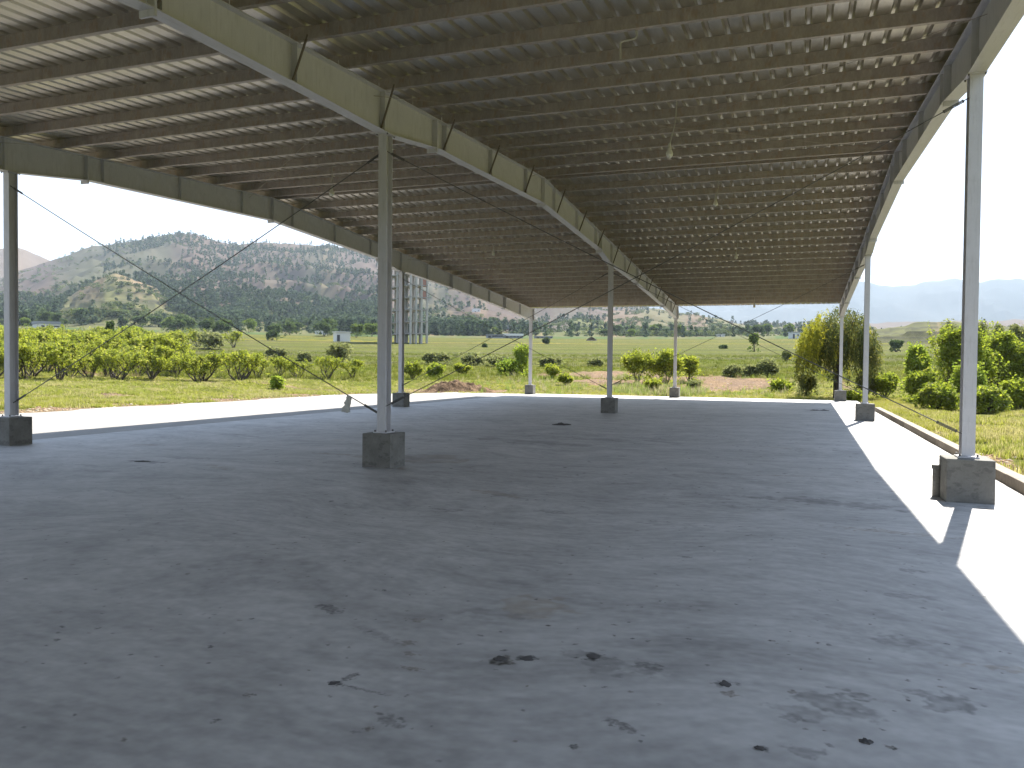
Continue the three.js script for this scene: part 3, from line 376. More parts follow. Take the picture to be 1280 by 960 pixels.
// o: h height, w half width, stems, base radius, leaves per tip, leaf size, colours, from (share of height with leaves)
function grow(o) {
  const r = rng(o.seed), W = new Wood(), L = new Leaves(), tips = [];
  const go = (p, dir, len, rad, lev) => {
    let q = p; const steps = 3; for (let k = 0; k < steps; k++) { const nd = dir.clone().add(V((r() - 0.5) * 0.5, (r() - 0.35) * 0.25, (r() - 0.5) * 0.5)).normalize(), e = q.clone().addScaledVector(nd, len / steps); W.seg(q, e, rad * (1 - 0.3 * k / steps), rad * (1 - 0.3 * (k + 1) / steps)); q = e; dir = nd; if (lev >= o.levels - 1 || (lev === o.levels - 2 && k > 0)) tips.push(q.clone()); }
    if (lev < o.levels) { const n = 2 + (r() < 0.55 ? 1 : 0); for (let k = 0; k < n; k++) { const nd = dir.clone().multiplyScalar(1).add(V((r() - 0.5) * 1.7, (r() - 0.3) * 0.9 * (o.up ?? 1), (r() - 0.5) * 1.7)).normalize(); go(q, nd, len * (0.62 + 0.2 * r()), rad * 0.6, lev + 1); } }
  };
  for (let k = 0; k < o.stems; k++) { const a = k / o.stems * 6.283 + r(), sp = o.splay * (0.6 + 0.6 * r()); go(V(Math.cos(a) * o.r0 * 0.5, -0.1, Math.sin(a) * o.r0 * 0.5), V(Math.cos(a) * sp, 1, Math.sin(a) * sp).normalize(), o.h * (o.first ?? 0.36), o.r0, 0); }
  // fit to the wanted size
  let top = 0, wide = 0; for (const t of tips) { top = Math.max(top, t.y); wide = Math.max(wide, Math.hypot(t.x, t.z)); } const sy = o.h * 0.93 / top, sx = o.w * 0.93 / wide;
  for (let k = 0; k < W.p.length; k += 3) { W.p[k] *= sx; W.p[k + 1] *= sy; W.p[k + 2] *= sx; }
  for (const t of tips) { const x = t.x * sx, y = t.y * sy, z = t.z * sx; if (y < o.h * (o.from ?? 0.2)) continue; const col = o.cols[Math.floor(r() * r() * o.cols.length)]; for (let k = 0; k < o.per; k++) { const s = o.clump; L.add(x + (r() + r() - 1) * s, y + (r() + r() - 1) * s * 0.8, z + (r() + r() - 1) * s, o.leaf, o.leaf * (o.lw ?? 0.3), r, col, o.droop ?? 0); } }
  for (let k = 0; k < (o.fill ?? 0); k++) { // outer sprays down to the ground
    const a = r() * 6.283, e = Math.pow(r(), 0.8), lob = 0.5 + 0.95 * fbm(Math.cos(a) * 1.6 + o.seed, Math.sin(a) * 1.6 + e * 2.5, 3), R = o.w * lob * Math.sqrt(1 - Math.pow(e, 2.6)) * (0.55 + 0.45 * Math.sqrt(r())), y = o.h * e * (0.86 + 0.3 * (lob - 0.95)), col = o.cols[Math.floor(r() * r() * o.cols.length)];
    for (let q = 0; q < 7; q++) L.add(Math.cos(a) * R + (r() - 0.5) * o.clump * 1.4, 0.04 + y + (r() - 0.5) * o.clump, Math.sin(a) * R + (r() - 0.5) * o.clump * 1.4, o.leaf, o.leaf * (o.lw ?? 0.3), r, col, o.droop ?? 0);
  }
  for (let k = 0; k < (o.shoots ?? 0); k++) { // long shoots that break the outline
    const a = r() * 6.283, sp = 0.25 + 0.8 * r(), d = V(Math.cos(a) * sp * o.w / o.h, 1, Math.sin(a) * sp * o.w / o.h).normalize(), len = o.h * (0.75 + 0.4 * r()) / Math.max(0.7, d.y * 1.1), col = o.cols[Math.floor(r() * o.cols.length)]; W.seg(V(0, -0.05, 0), d.clone().multiplyScalar(len), 0.012, 0.004);
    for (let q = 0; q < 34; q++) { const t = 0.35 + 0.65 * r(); L.add(d.x * len * t + (r() - 0.5) * o.leaf, d.y * len * t + (r() - 0.5) * o.leaf * 0.5, d.z * len * t + (r() - 0.5) * o.leaf, o.leaf, o.leaf * (o.lw ?? 0.3), r, col, o.droop ?? 0); }
  }
  return [W.geo(), L.geo(), L.p.length / 9];
}
function plant(name, label, category, group, o, far) { const g = thing(name, label, category, [0, 0, 0], 0, group); const [w, l, n] = grow(o); part('trunk', w, barkMat, g); part('crown', l, far ? farLeafMat : leafMat, g); g.userData.tris = undefined; delete g.userData.tris; return g; }
function place(o, p, turn, sc = 1) { o.position.copy(p); o.position.y -= 0.03; o.rotation.y = turn; if (sc.length) o.scale.set(...sc); else o.scale.setScalar(sc); }

const YG = [[0.285, 0.315, 0.028], [0.225, 0.262, 0.03], [0.37, 0.37, 0.065], [0.15, 0.185, 0.03]];
{ // orchard of small open-crowned trees
  const protos = [1, 2, 3, 4].map((s) => plant('orchard_tree', 'x', 'tree', 'small orchard trees left of the apron', { seed: 100 + s, h: 2.1, w: 1.6, stems: 4, splay: 0.9, r0: 0.055, levels: 3, first: 0.34, per: 9, leaf: 0.12, lw: 0.34, clump: 0.17, cols: YG, from: 0.16, fill: 8, shoots: 9 }));
  const r = rng(9), spots = [];
  for (const [u, v, s] of [[-8, 474, 1.05], [30, 474, 1.1], [75, 475, 1.15], [112, 473, 1.0], [150, 475, 1.1], [190, 474, 1.15], [222, 471, 0.9], [255, 476, 1.1], [305, 474, 1.0], [322, 472, 0.85], [350, 470, 0.8], [372, 473, 0.85], [410, 473, 0.95], [440, 473, 0.8]]) spots.push([hit(u, v), s, 0]);
  for (const [D, a, b, st] of [[56, -20, 330, 52], [64, -30, 250, 44], [73, -30, 215, 36], [84, -20, 200, 26], [97, -20, 190, 24], [112, -20, 220, 21], [135, -20, 240, 22], [165, -20, 300, 22]]) for (let u = a + r() * 10; u < b; u += st * (0.8 + 0.4 * r())) spots.push([atD(u, D + 6 * r()), (D > 70 ? 1.15 : 0.8) + 0.5 * r(), D]);
  spots.forEach(([p, s, back], i) => { const lab = back ? 'leafy orchard tree in the ' + { 56: 'second', 64: 'third', 73: 'fourth', 84: 'fifth', 97: 'sixth', 112: 'seventh', 135: 'eighth', 165: 'last' }[back] + ' row back from the sunlit apron' : 'yellow-green orchard tree in the row nearest the sunlit apron'; const k = i % 4, o = i < 4 ? protos[k] : copyOf(protos[k], lab, [0, 0, 0]); o.userData.label = lab; place(o, p, i * 2.4, [s * (0.95 + 0.2 * r()), s * (0.9 + 0.2 * r()), s]); });
}
const GB = [[0.24, 0.29, 0.025], [0.30, 0.34, 0.03], [0.16, 0.205, 0.028], [0.34, 0.355, 0.05]], GD = [[0.20, 0.215, 0.07], [0.25, 0.255, 0.10], [0.15, 0.17, 0.055]], GY = [[0.30, 0.36, 0.04], [0.24, 0.32, 0.035], [0.18, 0.25, 0.03]];
{ // individual shrubs: pixel of the base, height and half width in pixels, palette
  const list = [
    ['shrub', 'bright lime tuft of broom alone on the grass beside the apron', 348, 487, 17, 9, GY, 2.0],
    ['shrub', 'young leafy tree left of the dirt mound, thin bare stem', 515, 474, 23, 14, YG, 1],
    ['shrub', 'round green bush touching the left end of the dirt mound', 545, 473, 20, 13, GB, 1],
    ['shrub', 'low bush on the grass just behind the dirt mound', 577, 468, 14, 12, YG, 1],
    ['shrub', 'bright lime bush beside the far left column', 641, 470, 22, 22, GY, 1.4],
    ['shrub', 'tall thin lime sapling standing over the lime bush', 652, 469, 40, 9, GY, 1],
    ['shrub', 'yellow-green weeds right of the far left column', 690, 474, 20, 14, YG, 1],
    ['shrub', 'sparse weeds on the grass before the red soil', 707, 482, 16, 10, YG, 1],
    ['shrub', 'tall yellow-green shrub left of the far middle column', 797, 480, 46, 24, YG, 1.3],
    ['shrub', 'bushy yellow-green shrub just behind the far middle column', 832, 481, 46, 22, YG, 1.4],
    ['shrub', 'yellow shrub on the right of the far middle column', 862, 477, 34, 14, YG, 1.2],
    ['shrub', 'thin grey-green weeds at the foot of the far middle column', 815, 489, 17, 14, YG, 0.8],
    ['shrub', 'small grey tussock on the reddish soil', 868, 487, 12, 9, GD, 0.7],
    ['shrub', 'dark round bush at the back of the reddish soil', 958, 471, 24, 14, GD, 1.6],
    ['shrub', 'dark hedge clump on the bank, left part', 915, 470, 14, 13, GD, 1.2],
    ['shrub', 'dark hedge clump on the bank, right part', 937, 470, 14, 12, GD, 1.2],
    ['shrub', 'light weeds on the bank left of the weeping tree', 975, 490, 16, 14, GB, 1],
    ['shrub', 'bright bush behind the second right column', 1106, 499, 34, 21, GB, 1.7],
    ['shrub', 'low bright weeds at the foot of the far right column', 1068, 503, 16, 12, GB, 1.2],
    ['shrub', 'dark bush at the left foot of the weeping tree', 1008, 496, 32, 13, GD, 1.6],
    ['shrub', 'dark bush at the right foot of the weeping tree', 1082, 499, 34, 13, GD, 1.4],
    ['shrub', 'olive scrub bush among the orchard, rounded and dark', 262, 437, 22, 20, GD, 1.4],
    ['shrub', 'small dark scrub bush among the back orchard rows', 222, 432, 14, 14, GD, 1.3],
    ['shrub', 'yellow-green rounded bush beside the dark cypress', 165, 428, 20, 20, GB, 1.4],
    ['shrub', 'olive bush at the edge of the orchard near the white hut', 427, 456, 28, 18, GD, 1.3],
    ['shrub', 'dark scrub on the earth bank behind the orchard', 345, 447, 12, 14, GD, 1.2],
    ['shrub', 'low dark scrub on the earth bank beside bare soil', 382, 452, 10, 9, GD, 1.2],
    ['shrub', 'grey-green scrub on the field bank behind the lime sapling', 620, 458, 14, 18, GD, 1.1],
    ['shrub', 'grey-green scrub on the field bank above the mound', 590, 457, 16, 18, GD, 1.1],
    ['shrub', 'grey-green scrub on the field bank near the second left column', 545, 456, 16, 18, GD, 1.1],
    ['shrub', 'grey-green scrub on the field bank right of the far left column', 690, 458, 12, 16, GD, 1.0],
    ['shrub', 'small dry shrub on the edge of the red soil', 745, 458, 10, 10, GD, 1.0],
  ];
  list.forEach(([n, lab, u, v, hp, wp, cols, dens], i) => { const p = hit(u, v), h = Math.max(0.5, pxAt(p, hp)), w = Math.max(0.3, pxAt(p, wp)), per = Math.round(7 * dens), D = p.length(); const o = plant(n, lab, 'shrub', null, { seed: 300 + i, h, w, stems: 5, splay: 0.8, r0: 0.012 + 0.012 * h, levels: 3, first: 0.3, per, leaf: Math.max(0.09, D * 0.0028), lw: 0.3, clump: 0.10 * Math.max(h, w) + 0.05, cols, from: 0.06, fill: dens >= 1 && (cols !== YG || dens > 1.1) ? Math.round(50 * dens) : 0, shoots: Math.round(9 * dens) }); place(o, p, i * 1.7); });
}
{ // the tall green thicket on the right
  const list = [['broad bright green tree-bush behind the right front column', 1194, 507, 106, 46, GB, 3.2, 0], ['tall bright green bush right of the right front column', 1248, 507, 100, 42, GB, 3.2, 3], ['bright bush at the frame of the thicket beside the lawn', 1285, 509, 88, 38, GB, 3, 4], ['thin upright lime shoots at the left end of the thicket', 1146, 503, 78, 14, GY, 1.2, 1], ['dark leafed low bush before the thicket, left of the column', 1170, 511, 34, 22, GB.concat(GD), 1.8, -2.5], ['low green bush at the left edge of the lawn', 1152, 506, 42, 18, GB, 2.0, -1], ['dark leafed bush right of the column at the lawn edge', 1236, 513, 30, 20, GB.concat(GD), 1.8, -2.5], ['green bush at the foot of the thicket, far right of the lawn', 1276, 513, 40, 22, GB, 2.2, -1], ['lime bush between the front column and the dark leafed bush', 1209, 511, 60, 18, GY, 2, -0.8]];
  list.forEach(([lab, u, v, hp, wp, cols, dens, back], i) => { const p = hit(u, v), h = pxAt(p, hp), w = pxAt(p, wp); const o = plant('bush', lab, 'bush', 'green thicket right of the lawn', { seed: 500 + i, h, w, stems: 6, splay: 0.75, r0: 0.05, levels: 4, first: 0.3, per: Math.round(4.6 * dens), leaf: 0.155, lw: 0.25, clump: 0.24, cols, from: 0.05, fill: Math.round(110 * dens), shoots: Math.round(14 * dens) }); const d = V(p.x, 0, p.z).normalize(); p.addScaledVector(d, back); p.y = groundY(p.x, p.z); place(o, p, i * 2.1); });
}
{ // weeping tree with yellow drooping sprays
  const p = hit(1046, 499), h = pxAt(p, 121), w = pxAt(p, 48), g = thing('weeping_tree', 'weeping tree with yellow tips drooping to the ground behind the far right column', 'tree', [p.x, p.y - 0.05, p.z]), r = rng(61), Wd = new Wood(), L = new Leaves();
  const lims = []; for (let k = 0; k < 13; k++) { const a = r() * 6.283, R = w * (0.25 + 0.6 * r()); let q = V((r() - 0.5) * 0.7, -0.1, (r() - 0.5) * 0.7), e; for (let s = 1; s <= 5; s++) { const t = s / 5; e = V(Math.cos(a) * R * t * t + (r() - 0.5) * 0.2, h * (0.62 + 0.32 * h2(k, 3)) * Math.pow(t, 0.8), Math.sin(a) * R * t * t + (r() - 0.5) * 0.2); Wd.seg(q, e, 0.07 * (1.1 - t * 0.8), 0.07 * (1.1 - (t + 0.2) * 0.8)); q = e; if (s > 2) lims.push(e.clone()); } }
  const cy = [[0.34, 0.32, 0.03], [0.27, 0.275, 0.03]], cg = [[0.15, 0.155, 0.03], [0.10, 0.12, 0.03], [0.19, 0.18, 0.04], [0.075, 0.095, 0.03]];
  for (let s = 0; s < 720; s++) { const a = r() * 6.283, rr = Math.sqrt(r()) * w, dome = h * (1 - 0.34 * Math.pow(rr / w, 2.4)), y0 = dome * (0.62 + 0.38 * r()), x = Math.cos(a) * rr * (0.9 + 0.2 * r()), z = Math.sin(a) * rr, yl = fbm(x * 0.9 + 3, y0 * 0.55 + z * 0.3, 3) > 0.57 && y0 > h * 0.55, base = yl ? cy[Math.floor(r() * 2)] : cg[Math.floor(r() * 4)], len = 0.6 + 1.5 * r(); let px = x, pz2 = z; const dx = Math.cos(a) * 0.12, dz = Math.sin(a) * 0.12; for (let k = 0; k < 30; k++) { const t = k / 30, y = y0 - len * t; if (y < 0.5) break; L.add(px + dx * t * 2 + (r() - 0.5) * 0.14, y + (r() - 0.5) * 0.1, pz2 + dz * t * 2 + (r() - 0.5) * 0.14, 0.19, 0.026, r, base, 0.7); } }
  part('trunk', Wd.geo(), barkMat, g); part('crown', L.geo(), leafMat, g);
}
// far trees one can tell apart
{
  const mk = (s, h, w, cols, tall) => ({ seed: 700 + s, h, w, stems: tall ? 2 : 3, splay: tall ? 0.15 : 0.6, r0: 0.12, levels: 3, first: 0.34, per: 9, leaf: 0.55, lw: 0.33, clump: 0.42, cols, from: 0.12, fill: 22 });
  const FG = [[0.075, 0.11, 0.035], [0.10, 0.135, 0.04], [0.055, 0.08, 0.03]], FL = [[0.13, 0.18, 0.035], [0.16, 0.205, 0.04], [0.10, 0.14, 0.03]];
  const list = [ // label, u, distance, height px, half width px, palette
    ['dark slim cypress rising above the orchard', 137, 120, 44, 6, FG], ['dark green roadside tree at the foot of the hill, left of a pair', 262, 300, 22, 12, FG], ['dark green roadside tree at the foot of the hill, right of a pair', 282, 300, 19, 10, FG], ['grey-green tree by the field edge, left of the white hut', 345, 280, 16, 10, FG], ['round dark tree on the field edge', 340, 240, 13, 7, FG], ['tall grey tree on the foothill road', 362, 330, 18, 9, FG], ['tree with airy crown behind the white hut', 405, 320, 18, 10, FG], ['pale tree beyond the white hut roof', 445, 310, 17, 10, FL], ['tree beside the concrete tower, left', 465, 330, 16, 10, FL],
    ['leafy young tree on the field right of the far middle column', 943, 170, 24, 7, FL], ['small dark tree on the field near the weeping tree', 983, 110, 15, 6, GD], ['lone dark conifer on the green field, right', 1120, 170, 15, 7, FG], ['lone round bush on the open green field', 904, 190, 4, 5, FG], ['small dark bush on the field before the long sheds', 683, 240, 7, 4, FG], ['small dark bush on the terrace line of the field', 606, 200, 4, 2.5, FG],
    ['tall dark eucalyptus behind the thicket, left of the front column', 1190, 75, 79, 11, GD], ['tall dark eucalyptus behind the thicket, right of the front column', 1229, 75, 79, 10, GD], ['slender pale eucalyptus behind the thicket', 1246, 80, 71, 7, GD], ['broad dark eucalyptus at the right end behind the thicket', 1268, 75, 75, 14, GD]];
  list.forEach(([lab, u, D, hp, wp, cols], i) => { const p = atD(u, D), h = pxAt(p, hp), w = pxAt(p, wp), o = mk(i, h, w, cols, h > 3 * w); o.leaf = Math.max(0.16, D * 0.0024); o.clump = 0.22 * w + 0.05; if (D < 100) { o.per = 12; o.clump = 0.35; } place(plant('tree', lab, 'tree', null, o, true), p, i); });
  // valley trees at the foot of the hills: enough of them to count, each a thing of its own
  const vp = [0, 1, 2].map((k) => plant('valley_tree', 'x', 'tree', 'trees along the foot of the hills', { ...mk(40 + k, 8, 4, k === 1 ? FL : FG), per: 6, leaf: 1.1, clump: 0.9, fill: 30 }, true)), r = rng(88); let n = 0;
  for (const [a, b, D0, D1, N, where] of [[30, 230, 330, 520, 22, 'below the brown cone-shaped hill'], [170, 330, 340, 430, 10, 'between the brown hill and its spur'], [330, 480, 330, 480, 20, 'on the rise behind the white hut'], [540, 660, 420, 700, 17, 'on the slope right of the concrete tower'], [740, 860, 400, 640, 13, 'behind the field, by the far middle column'], [860, 990, 380, 620, 10, 'below the ridge village']]) for (let k = 0; k < N; k++) { const u = lerp(a, b, r()), D = lerp(D0, D1, r()), p = atD(u, D), i = n++ % 3, lab = 'small far tree in the loose belt ' + where, o = n <= 3 ? vp[i] : copyOf(vp[i], lab, [0, 0, 0]); o.userData.label = lab; const s = 0.32 + 0.4 * r() + D * 0.0002; place(o, p, r() * 6, [s * 1.1, s * (0.8 + 0.5 * r()), s * 1.1]); }
}
{ // the woods on the hillsides: one mass, as instances
  const cone = (() => { const L = new Leaves(), r = rng(4); for (let k = 0; k < 46; k++) { const t = r(), R = (1 - t) * 0.26 + 0.02, a = r() * 6.28; L.add(Math.cos(a) * R * r(), 0.12 + t * 0.86, Math.sin(a) * R * r(), 0.22, 0.10, r, [1, 1, 1], 0.2); } return L.geo(); })();
  const puff = (() => { const L = new Leaves(), r = rng(6); for (let k = 0; k < 50; k++) { const a = r() * 6.28, R = Math.sqrt(r()) * 0.5, y = 0.1 + 0.75 * r(); L.add(Math.cos(a) * R, y, Math.sin(a) * R, 0.3, 0.15, r, [1, 1, 1]); } return L.geo(); })();
  function wood(name, label, geo, N, dens, cols, hs, seed) {
    const r = rng(seed), M4 = new THREE.Matrix4(), items = []; let tries = 0; while (items.length < N && tries++ < N * 30) { const u = -60 + 1400 * r(), D = 360 * Math.pow(2300 / 360, r()), d = ray(u, 440), k = D / Math.hypot(d.x, d.z), x = d.x * k, z = d.z * k; if (r() > dens(u, D, x, z)) continue; items.push([x, z, lerp(hs[0], hs[1], r())]); }
    const m = new THREE.InstancedMesh(geo, farLeafMat, items.length), c = new THREE.Color(); items.forEach(([x, z, s], i) => { M4.makeRotationY(i * 2.4); M4.scale(V(s, s, s)); M4.setPosition(x, groundY(x, z) - 0.3, z); m.setMatrixAt(i, M4); const q = cols[i % cols.length], v = 0.8 + 0.4 * r(); m.setColorAt(i, c.setRGB(q[0] * v, q[1] * v, q[2] * v)); });
    m.name = name; m.castShadow = m.receiveShadow = true; tag(m, label, 'woodland', null, 'stuff'); scene.add(m);
  }
  wood('pine_wood', 'dark pine woods covering the far hillsides', cone, 12000, (u, D, x, z) => { const [w, t] = layerAt(x, z), n = fbm(x / 130, z / 130, 4); if (w === 1) { const b = u > 130 && u < 480 ? sst(0.40, 0.56, n + 0.14) : u <= 130 ? sst(0.5, 0.25, t) * 0.8 : 0.25 * sst(0.5, 0.6, n); return b * (t > 0.97 ? 0.25 : 1); } if (w === 3) return 0.06; if (w === 2) return t > 1 ? 0.7 : 0.01; if (w === 5) return t > 0.93 && u > 930 ? 0.9 : 0.015; if (w === 4) return u < 610 ? 0.5 * sst(0.4, 0.55, n) : 0.03; return 0; }, [[0.055, 0.08, 0.042], [0.07, 0.098, 0.048], [0.045, 0.065, 0.04]], [4.5, 8.5], 41);
  wood('hill_scrub', 'scattered scrub and bushes over the lower hillsides', puff, 8000, (u, D, x, z) => { const [w] = layerAt(x, z), n = fbm(x / 70 + 40, z / 70, 4); if (w === 7 || w === 0 || D < 450) return 0; return (w === 4 ? (u < 620 ? 0.9 : 0.2) : w === 6 ? 0.4 : w === -1 ? 0.12 : w === 2 ? 0.45 : w === 3 ? 0.3 : 0.45) * sst(0.42, 0.60, n); }, [[0.085, 0.11, 0.04], [0.11, 0.135, 0.045], [0.07, 0.09, 0.04]], [1.8, 4.2], 43);
}
{ // grass, crops and clods: nobody could count them
  const blade = (n, h, seed) => { const r = rng(seed), P = [], N = []; for (let k = 0; k < n; k++) { const a = r() * 6.28, x = (r() - 0.5) * 0.16, z = (r() - 0.5) * 0.16, w = 0.008 + 0.006 * r(), hh = h * (0.5 + 0.6 * r()), lx = Math.cos(a + 1.5) * hh * 0.5 * (r() + 0.2), lz = Math.sin(a + 1.5) * hh * 0.5 * (r() + 0.2); P.push(x - Math.cos(a) * w, -0.02, z - Math.sin(a) * w, x + Math.cos(a) * w, -0.02, z + Math.sin(a) * w, x + lx, hh, z + lz); } const g = new THREE.BufferGeometry(); g.setAttribute('position', new THREE.Float32BufferAttribute(P, 3)); g.computeVertexNormals(); return g; };
  const gm = new THREE.MeshPhysicalMaterial({ roughness: 1, specularIntensity: 0.15, side: THREE.DoubleSide, transmission: 0.45, thickness: 0 });
  function sow(name, label, cat, geo, mat, items, colour) { const m = new THREE.InstancedMesh(geo, mat, items.length), M4 = new THREE.Matrix4(), c = new THREE.Color(), r = rng(items.length); items.forEach(([x, z, s, sy], i) => { M4.makeRotationY(i * 1.7); M4.scale(V(s, s * (sy ?? 1), s)); M4.setPosition(x, groundY(x, z), z); m.setMatrixAt(i, M4); const q = colour(x, z, r); m.setColorAt(i, c.setRGB(...q)); }); m.name = name; m.castShadow = m.receiveShadow = true; tag(m, label, cat, null, 'stuff'); scene.add(m); }
  const onPaving = (x, z) => (x > -24.5 && x < 3.08 && z > -45.2) , r = rng(15), lawn = [], weeds = [];
  const gc = (x, z, q) => { const n = fbm(x / 5, z / 5, 3), st = q() < 0.28 + 0.5 * sst(0.5, 0.7, fbm(x / 1.5 + 9, z / 1.5, 3)) ? 1 : 0, v = 0.8 + 0.4 * q(); return st ? [0.40 * v, 0.36 * v, 0.15 * v] : [lerp(0.25, 0.35, n) * v, lerp(0.285, 0.335, n) * v, 0.055 * v]; };
  while (lawn.length < 64000) { const right = r() < 0.4; let x, z; if (right) { x = 3.1 + 9 * r() * r(); z = -8 - 42 * r(); } else { const u = -40 + 1180 * r(), D = 34 + 40 * r() * r(), p = ray(u, 440), k = D / Math.hypot(p.x, p.z); x = p.x * k; z = p.z * k; } if (onPaving(x, z)) continue; if (r() < Math.max(soilAt(x, z), edgeSoil(x, z)) * 0.96) continue; if (fbm(x / 1.3, z / 1.3, 3) < 0.36 + 0.2 * r()) continue; lawn.push([x, z, 0.6 + 0.8 * r(), right ? 0.55 + 0.6 * r() : 0.5 + 0.5 * r()]); }
  sow('grass', 'tufts of green and dry grass round the slab', 'grass', blade(14, 0.15, 3), gm, lawn, gc);
  while (weeds.length < 14000) { const u = -40 + 1300 * r(), D = 66 * Math.pow(2.2, r()), p = ray(u, 440), k = D / Math.hypot(p.x, p.z), x = p.x * k, z = p.z * k; if (r() < soilAt(x, z)) continue; weeds.push([x, z, 1.2 + 1.2 * r(), 0.5 + 0.5 * r()]); }
  sow('crop', 'green crop standing on the terraced field', 'crop', blade(16, 0.22, 5), gm, weeds, (x, z, q) => { const c = groundColour(x, z), v = 0.85 + 0.45 * q(); return [c[0] * v * 1.05, c[1] * v * 1.12, c[2] * v]; });
  const tall = []; while (tall.length < 900) { const u = r() < 0.6 ? 765 + 120 * r() : 560 + 460 * r(), D = 48 + 26 * r(), p = ray(u, 440), k = D / Math.hypot(p.x, p.z), x = p.x * k, z = p.z * k; if (onPaving(x, z) || z > -46 || r() < soilAt(x, z) * 0.97 || fbm(x / 2.2 + 70, z / 2.2, 3) < 0.5) continue; tall.push([x, z, 1.2 + 1.2 * r(), 0.8 + 1.1 * r()]); }
  sow('weeds', 'tall weeds standing in drifts beyond the slab', 'weeds', blade(12, 0.16, 11), gm, tall, (x, z, q) => { const v = 0.75 + 0.5 * q(); return q() < 0.35 ? [0.33 * v, 0.30 * v, 0.16 * v] : [0.22 * v, 0.27 * v, 0.06 * v]; });
  const stone = (() => { const g = mergeVertices(new THREE.IcosahedronGeometry(1, 1).deleteAttribute('normal').deleteAttribute('uv')), p = g.attributes.position; for (let k = 0; k < p.count; k++) { const s = 0.7 + 0.6 * h2(k, 9); p.setXYZ(k, p.getX(k) * s, p.getY(k) * s * 0.7, p.getZ(k) * s); } g.computeVertexNormals(); return g; })();
  const clods = []; while (clods.length < 5200) { const u = -40 + 1320 * r(), D = 12 + 60 * r() * r(), p = ray(u, 440), k = D / Math.hypot(p.x, p.z), x = p.x * k, z = p.z * k; if (onPaving(x, z) || r() > Math.max(soilAt(x, z), edgeSoil(x, z)) * 0.7 + 0.03) continue; const s = 0.012 + 0.05 * Math.pow(r(), 4); clods.push([x, z, s]); }
  sow('clods', 'clods and small stones on the bare soil', 'stones', stone, matte({}), clods, (x, z, q) => { const v = 0.7 + 0.6 * q(); return q() < 0.25 ? [0.34 * v, 0.30 * v, 0.23 * v] : [0.24 * v, 0.165 * v, 0.105 * v]; });
}
{ // heap of excavated earth beyond the apron
  const a = hit(530, 491), b = hit(638, 490), c = a.clone().lerp(b, 0.45), L = a.distanceTo(b), P = [], I = [], C = [], U = [], nx = 110, nz = 60, dir = b.clone().sub(a).setY(0).normalize(), nor = V(dir.z, 0, -dir.x); if (nor.z > 0) nor.negate();
  for (let j = 0; j <= nz; j++) for (let i = 0; i <= nx; i++) { const s = (i / nx - 0.5) * L * 1.12, t = (j / nz) * 3.6 - 0.5, p = c.clone().addScaledVector(dir, s).addScaledVector(nor, t), e = Math.hypot(s / (L * 0.54), (t - 1.1) / 1.75), k = sst(1, 0.15, e + (fbm(p.x * 0.8, p.z * 0.8, 3) - 0.5) * 0.35), y = groundY(p.x, p.z) - 0.05 + k * (0.8 + 0.5 * (fbm(p.x * 1.4, p.z * 1.4, 3) - 0.5)) + k * 0.5 * (fbm(p.x * 4, p.z * 4, 4) - 0.5); P.push(p.x, y, p.z); const v = 0.8 + 0.7 * (fbm(p.x * 3 + 5, p.z * 3, 4) - 0.5) * 2; C.push(0.25 * v, 0.165 * v, 0.105 * v); U.push(p.x / 1.5, p.z / 1.5); }
  for (let j = 0; j < nz; j++) for (let i = 0; i < nx; i++) { const p = j * (nx + 1) + i, q = p + nx + 1; I.push(p, p + 1, q, p + 1, q + 1, q); }
  const g = new THREE.BufferGeometry(); g.setAttribute('position', new THREE.Float32BufferAttribute(P, 3)); g.setAttribute('color', new THREE.Float32BufferAttribute(C, 3)); g.setAttribute('uv', new THREE.Float32BufferAttribute(U, 2)); g.setIndex(I); g.computeVertexNormals();
  solo('dirt_mound', g, groundMat, 'long low mound of reddish loose earth beside the apron', 'dirt mound');
}

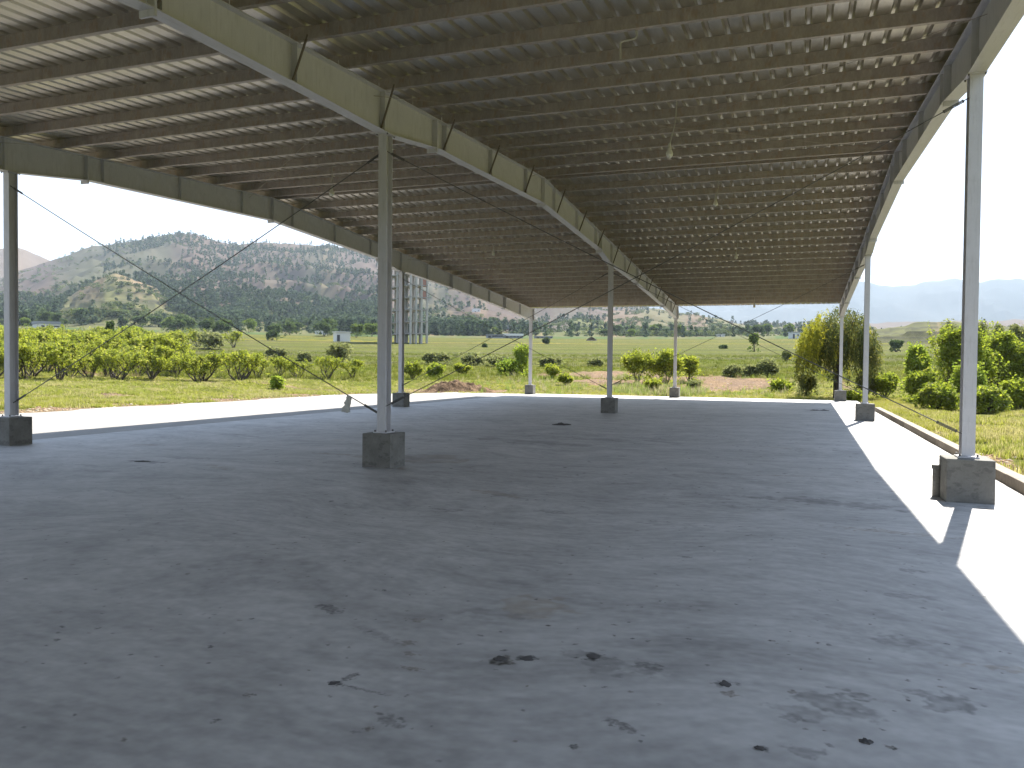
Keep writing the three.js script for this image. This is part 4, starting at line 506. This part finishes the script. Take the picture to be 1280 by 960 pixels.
// ---------------------------------------------------------------- buildings
{
  const conc = std({ color: lin(0.24, 0.23, 0.21), roughness: 0.9 }), brick = std({ color: lin(0.33, 0.16, 0.12), roughness: 0.9 }), cream = std({ color: lin(0.34, 0.325, 0.30), roughness: 0.9 });
  // unfinished concrete frame tower: two faces in view, the corner towards the shed
  const D = 228, p = atD(513, D), st = 3.45, nF = 8, nx = 3, nz = 4, bx = 1.75, bz = 4.1, tw = thing('concrete_tower', 'unfinished concrete frame tower with open floors in the field', 'building', [p.x, p.y - 0.4, p.z], 0.96);
  for (let f = 0; f <= nF; f++) { if (f) part('floor_slab', box(nx * bx + 0.4, 0.28, nz * bz + 0.4, nx * bx / 2, f * st, -nz * bz / 2), conc, tw); }
  for (let i = 0; i <= nx; i++) for (let k = 0; k <= nz; k++) if (i === 0 || k === 0 || i === nx || k === nz) for (let f = 0; f < nF; f++) part('pillar', box(0.5, st - 0.284, 0.5, i * bx, f * st + (st - 0.284) / 2 + 0.142, -k * bz), i === 0 || k === 0 ? cream : conc, tw);
  for (const [f, i] of [[6, 2], [5, 2], [6, 1], [4, 2]]) part('brick_infill', box(bx - 0.42, st - 1.2, 0.2, (i + 0.5) * bx, f * st + 0.75, -0.2), brick, tw);
  for (let f = 0; f < nF; f++) { part('stair_wall', box(0.25, st - 0.3, bz * 0.9, nx * bx * 0.55, f * st + st / 2, -nz * bz * 0.55), conc, tw); }
  const white = std({ color: lin(0.6, 0.59, 0.56), roughness: 0.85 }), hole = std({ color: lin(0.03, 0.03, 0.035), roughness: 0.7 }), grey = std({ color: lin(0.22, 0.23, 0.25), roughness: 0.8 }), tin = std({ color: lin(0.5, 0.51, 0.52), roughness: 0.5 }), mudm = std({ color: lin(0.34, 0.28, 0.22), roughness: 0.95 });
  function house(name, lab, u, D, wpx, hpx, dep, wm, rm, o = {}) { const q = atD(u, D), w = pxAt(q, wpx), h = pxAt(q, hpx), g = thing(name, lab, 'building', [q.x, q.y - 0.3, q.z], Math.atan2(-q.x, -q.z) + Math.PI + (o.turn ?? 0.25) + Math.PI); const H = h + 0.3; part('wall', box(w, H, dep, 0, H / 2, -dep / 2), wm, g); part('roof', box(w + 0.5, o.rt ?? 0.25, dep + 0.5, 0, H + (o.rt ?? 0.25) / 2 + 0.002, -dep / 2), rm, g); part('door', box(Math.min(1.1, w * 0.2), Math.min(2.1, h * 0.72), 0.06, w * (o.door ?? -0.3), 0.3 + Math.min(2.1, h * 0.72) / 2, 0.032), hole, g); const n = o.win ?? Math.max(1, Math.floor(w / 3.2)); for (let k = 0; k < n; k++) { const wx = lerp(-0.08, 0.42, n === 1 ? 0.6 : k / (n - 1)) * w; part('window', box(Math.min(1, w * 0.12), Math.min(1, h * 0.3), 0.06, wx, 0.3 + h * 0.58, 0.032), hole, g); } return g; }
  house('field_hut', 'small white flat-roofed hut with dark doorway on the field', 429, 240, 18, 11.5, 3, white, white, { door: -0.34, win: 0, turn: 0.3 });
  house('long_shed', 'long low dark shed at the far field edge', 618, 330, 21, 4, 6, grey, grey, { win: 5, turn: 0 });
  house('tunnel_shed', 'long low white-roofed shed next to the dark shed', 641, 332, 25, 3, 6, grey, white, { win: 4, rt: 0.9, turn: 0 });
  house('field_wall_shed', 'very low grey shed behind the far left column', 679, 335, 23, 2, 4, grey, grey, { win: 3, turn: 0 });
  house('hill_house', 'white house on the green slope right of the tower', 577, 600, 7, 6, 7, white, tin);
  house('hill_house', 'pale house high on the slope with a track below', 596, 735, 8, 6, 8, white, white);
  house('hill_house', 'long grey building on the slope above the long sheds', 640, 560, 19, 7, 8, grey, grey, { win: 6 });
  house('farm_house', 'long white farm building with dark roof behind the orchard', 62, 330, 24, 6, 8, white, grey, { win: 6, rt: 1.0 });
  house('hill_house', 'tiny white house on the brown cone-shaped hill', 169, 640, 8, 3.5, 6, white, mudm);
  house('farm_house', 'white house among trees left of the hut', 404, 360, 12, 4, 6, white, white);
  house('farm_house', 'grey house with dark ground floor beside the weeping tree', 995, 330, 10, 8, 6, tin, grey);
  house('hill_house', 'white house among valley trees right of the far middle column', 902, 420, 7, 3, 6, white, tin);
  const r = rng(52); for (let k = 0; k < 9; k++) house('ridge_house', 'small flat-roofed house of the village on the wooded ridge', 912 + 86 * r(), 880 + 160 * r(), 4 + 4 * r(), 2.2 + 1.6 * r(), 7, k % 3 ? mudm : white, mudm, { win: 2 }).userData.group = 'village houses on the ridge';
}
scene.traverse((o) => { if (o.isMesh) { o.castShadow = true; o.receiveShadow = true; } });
renderer.render(scene, camera);
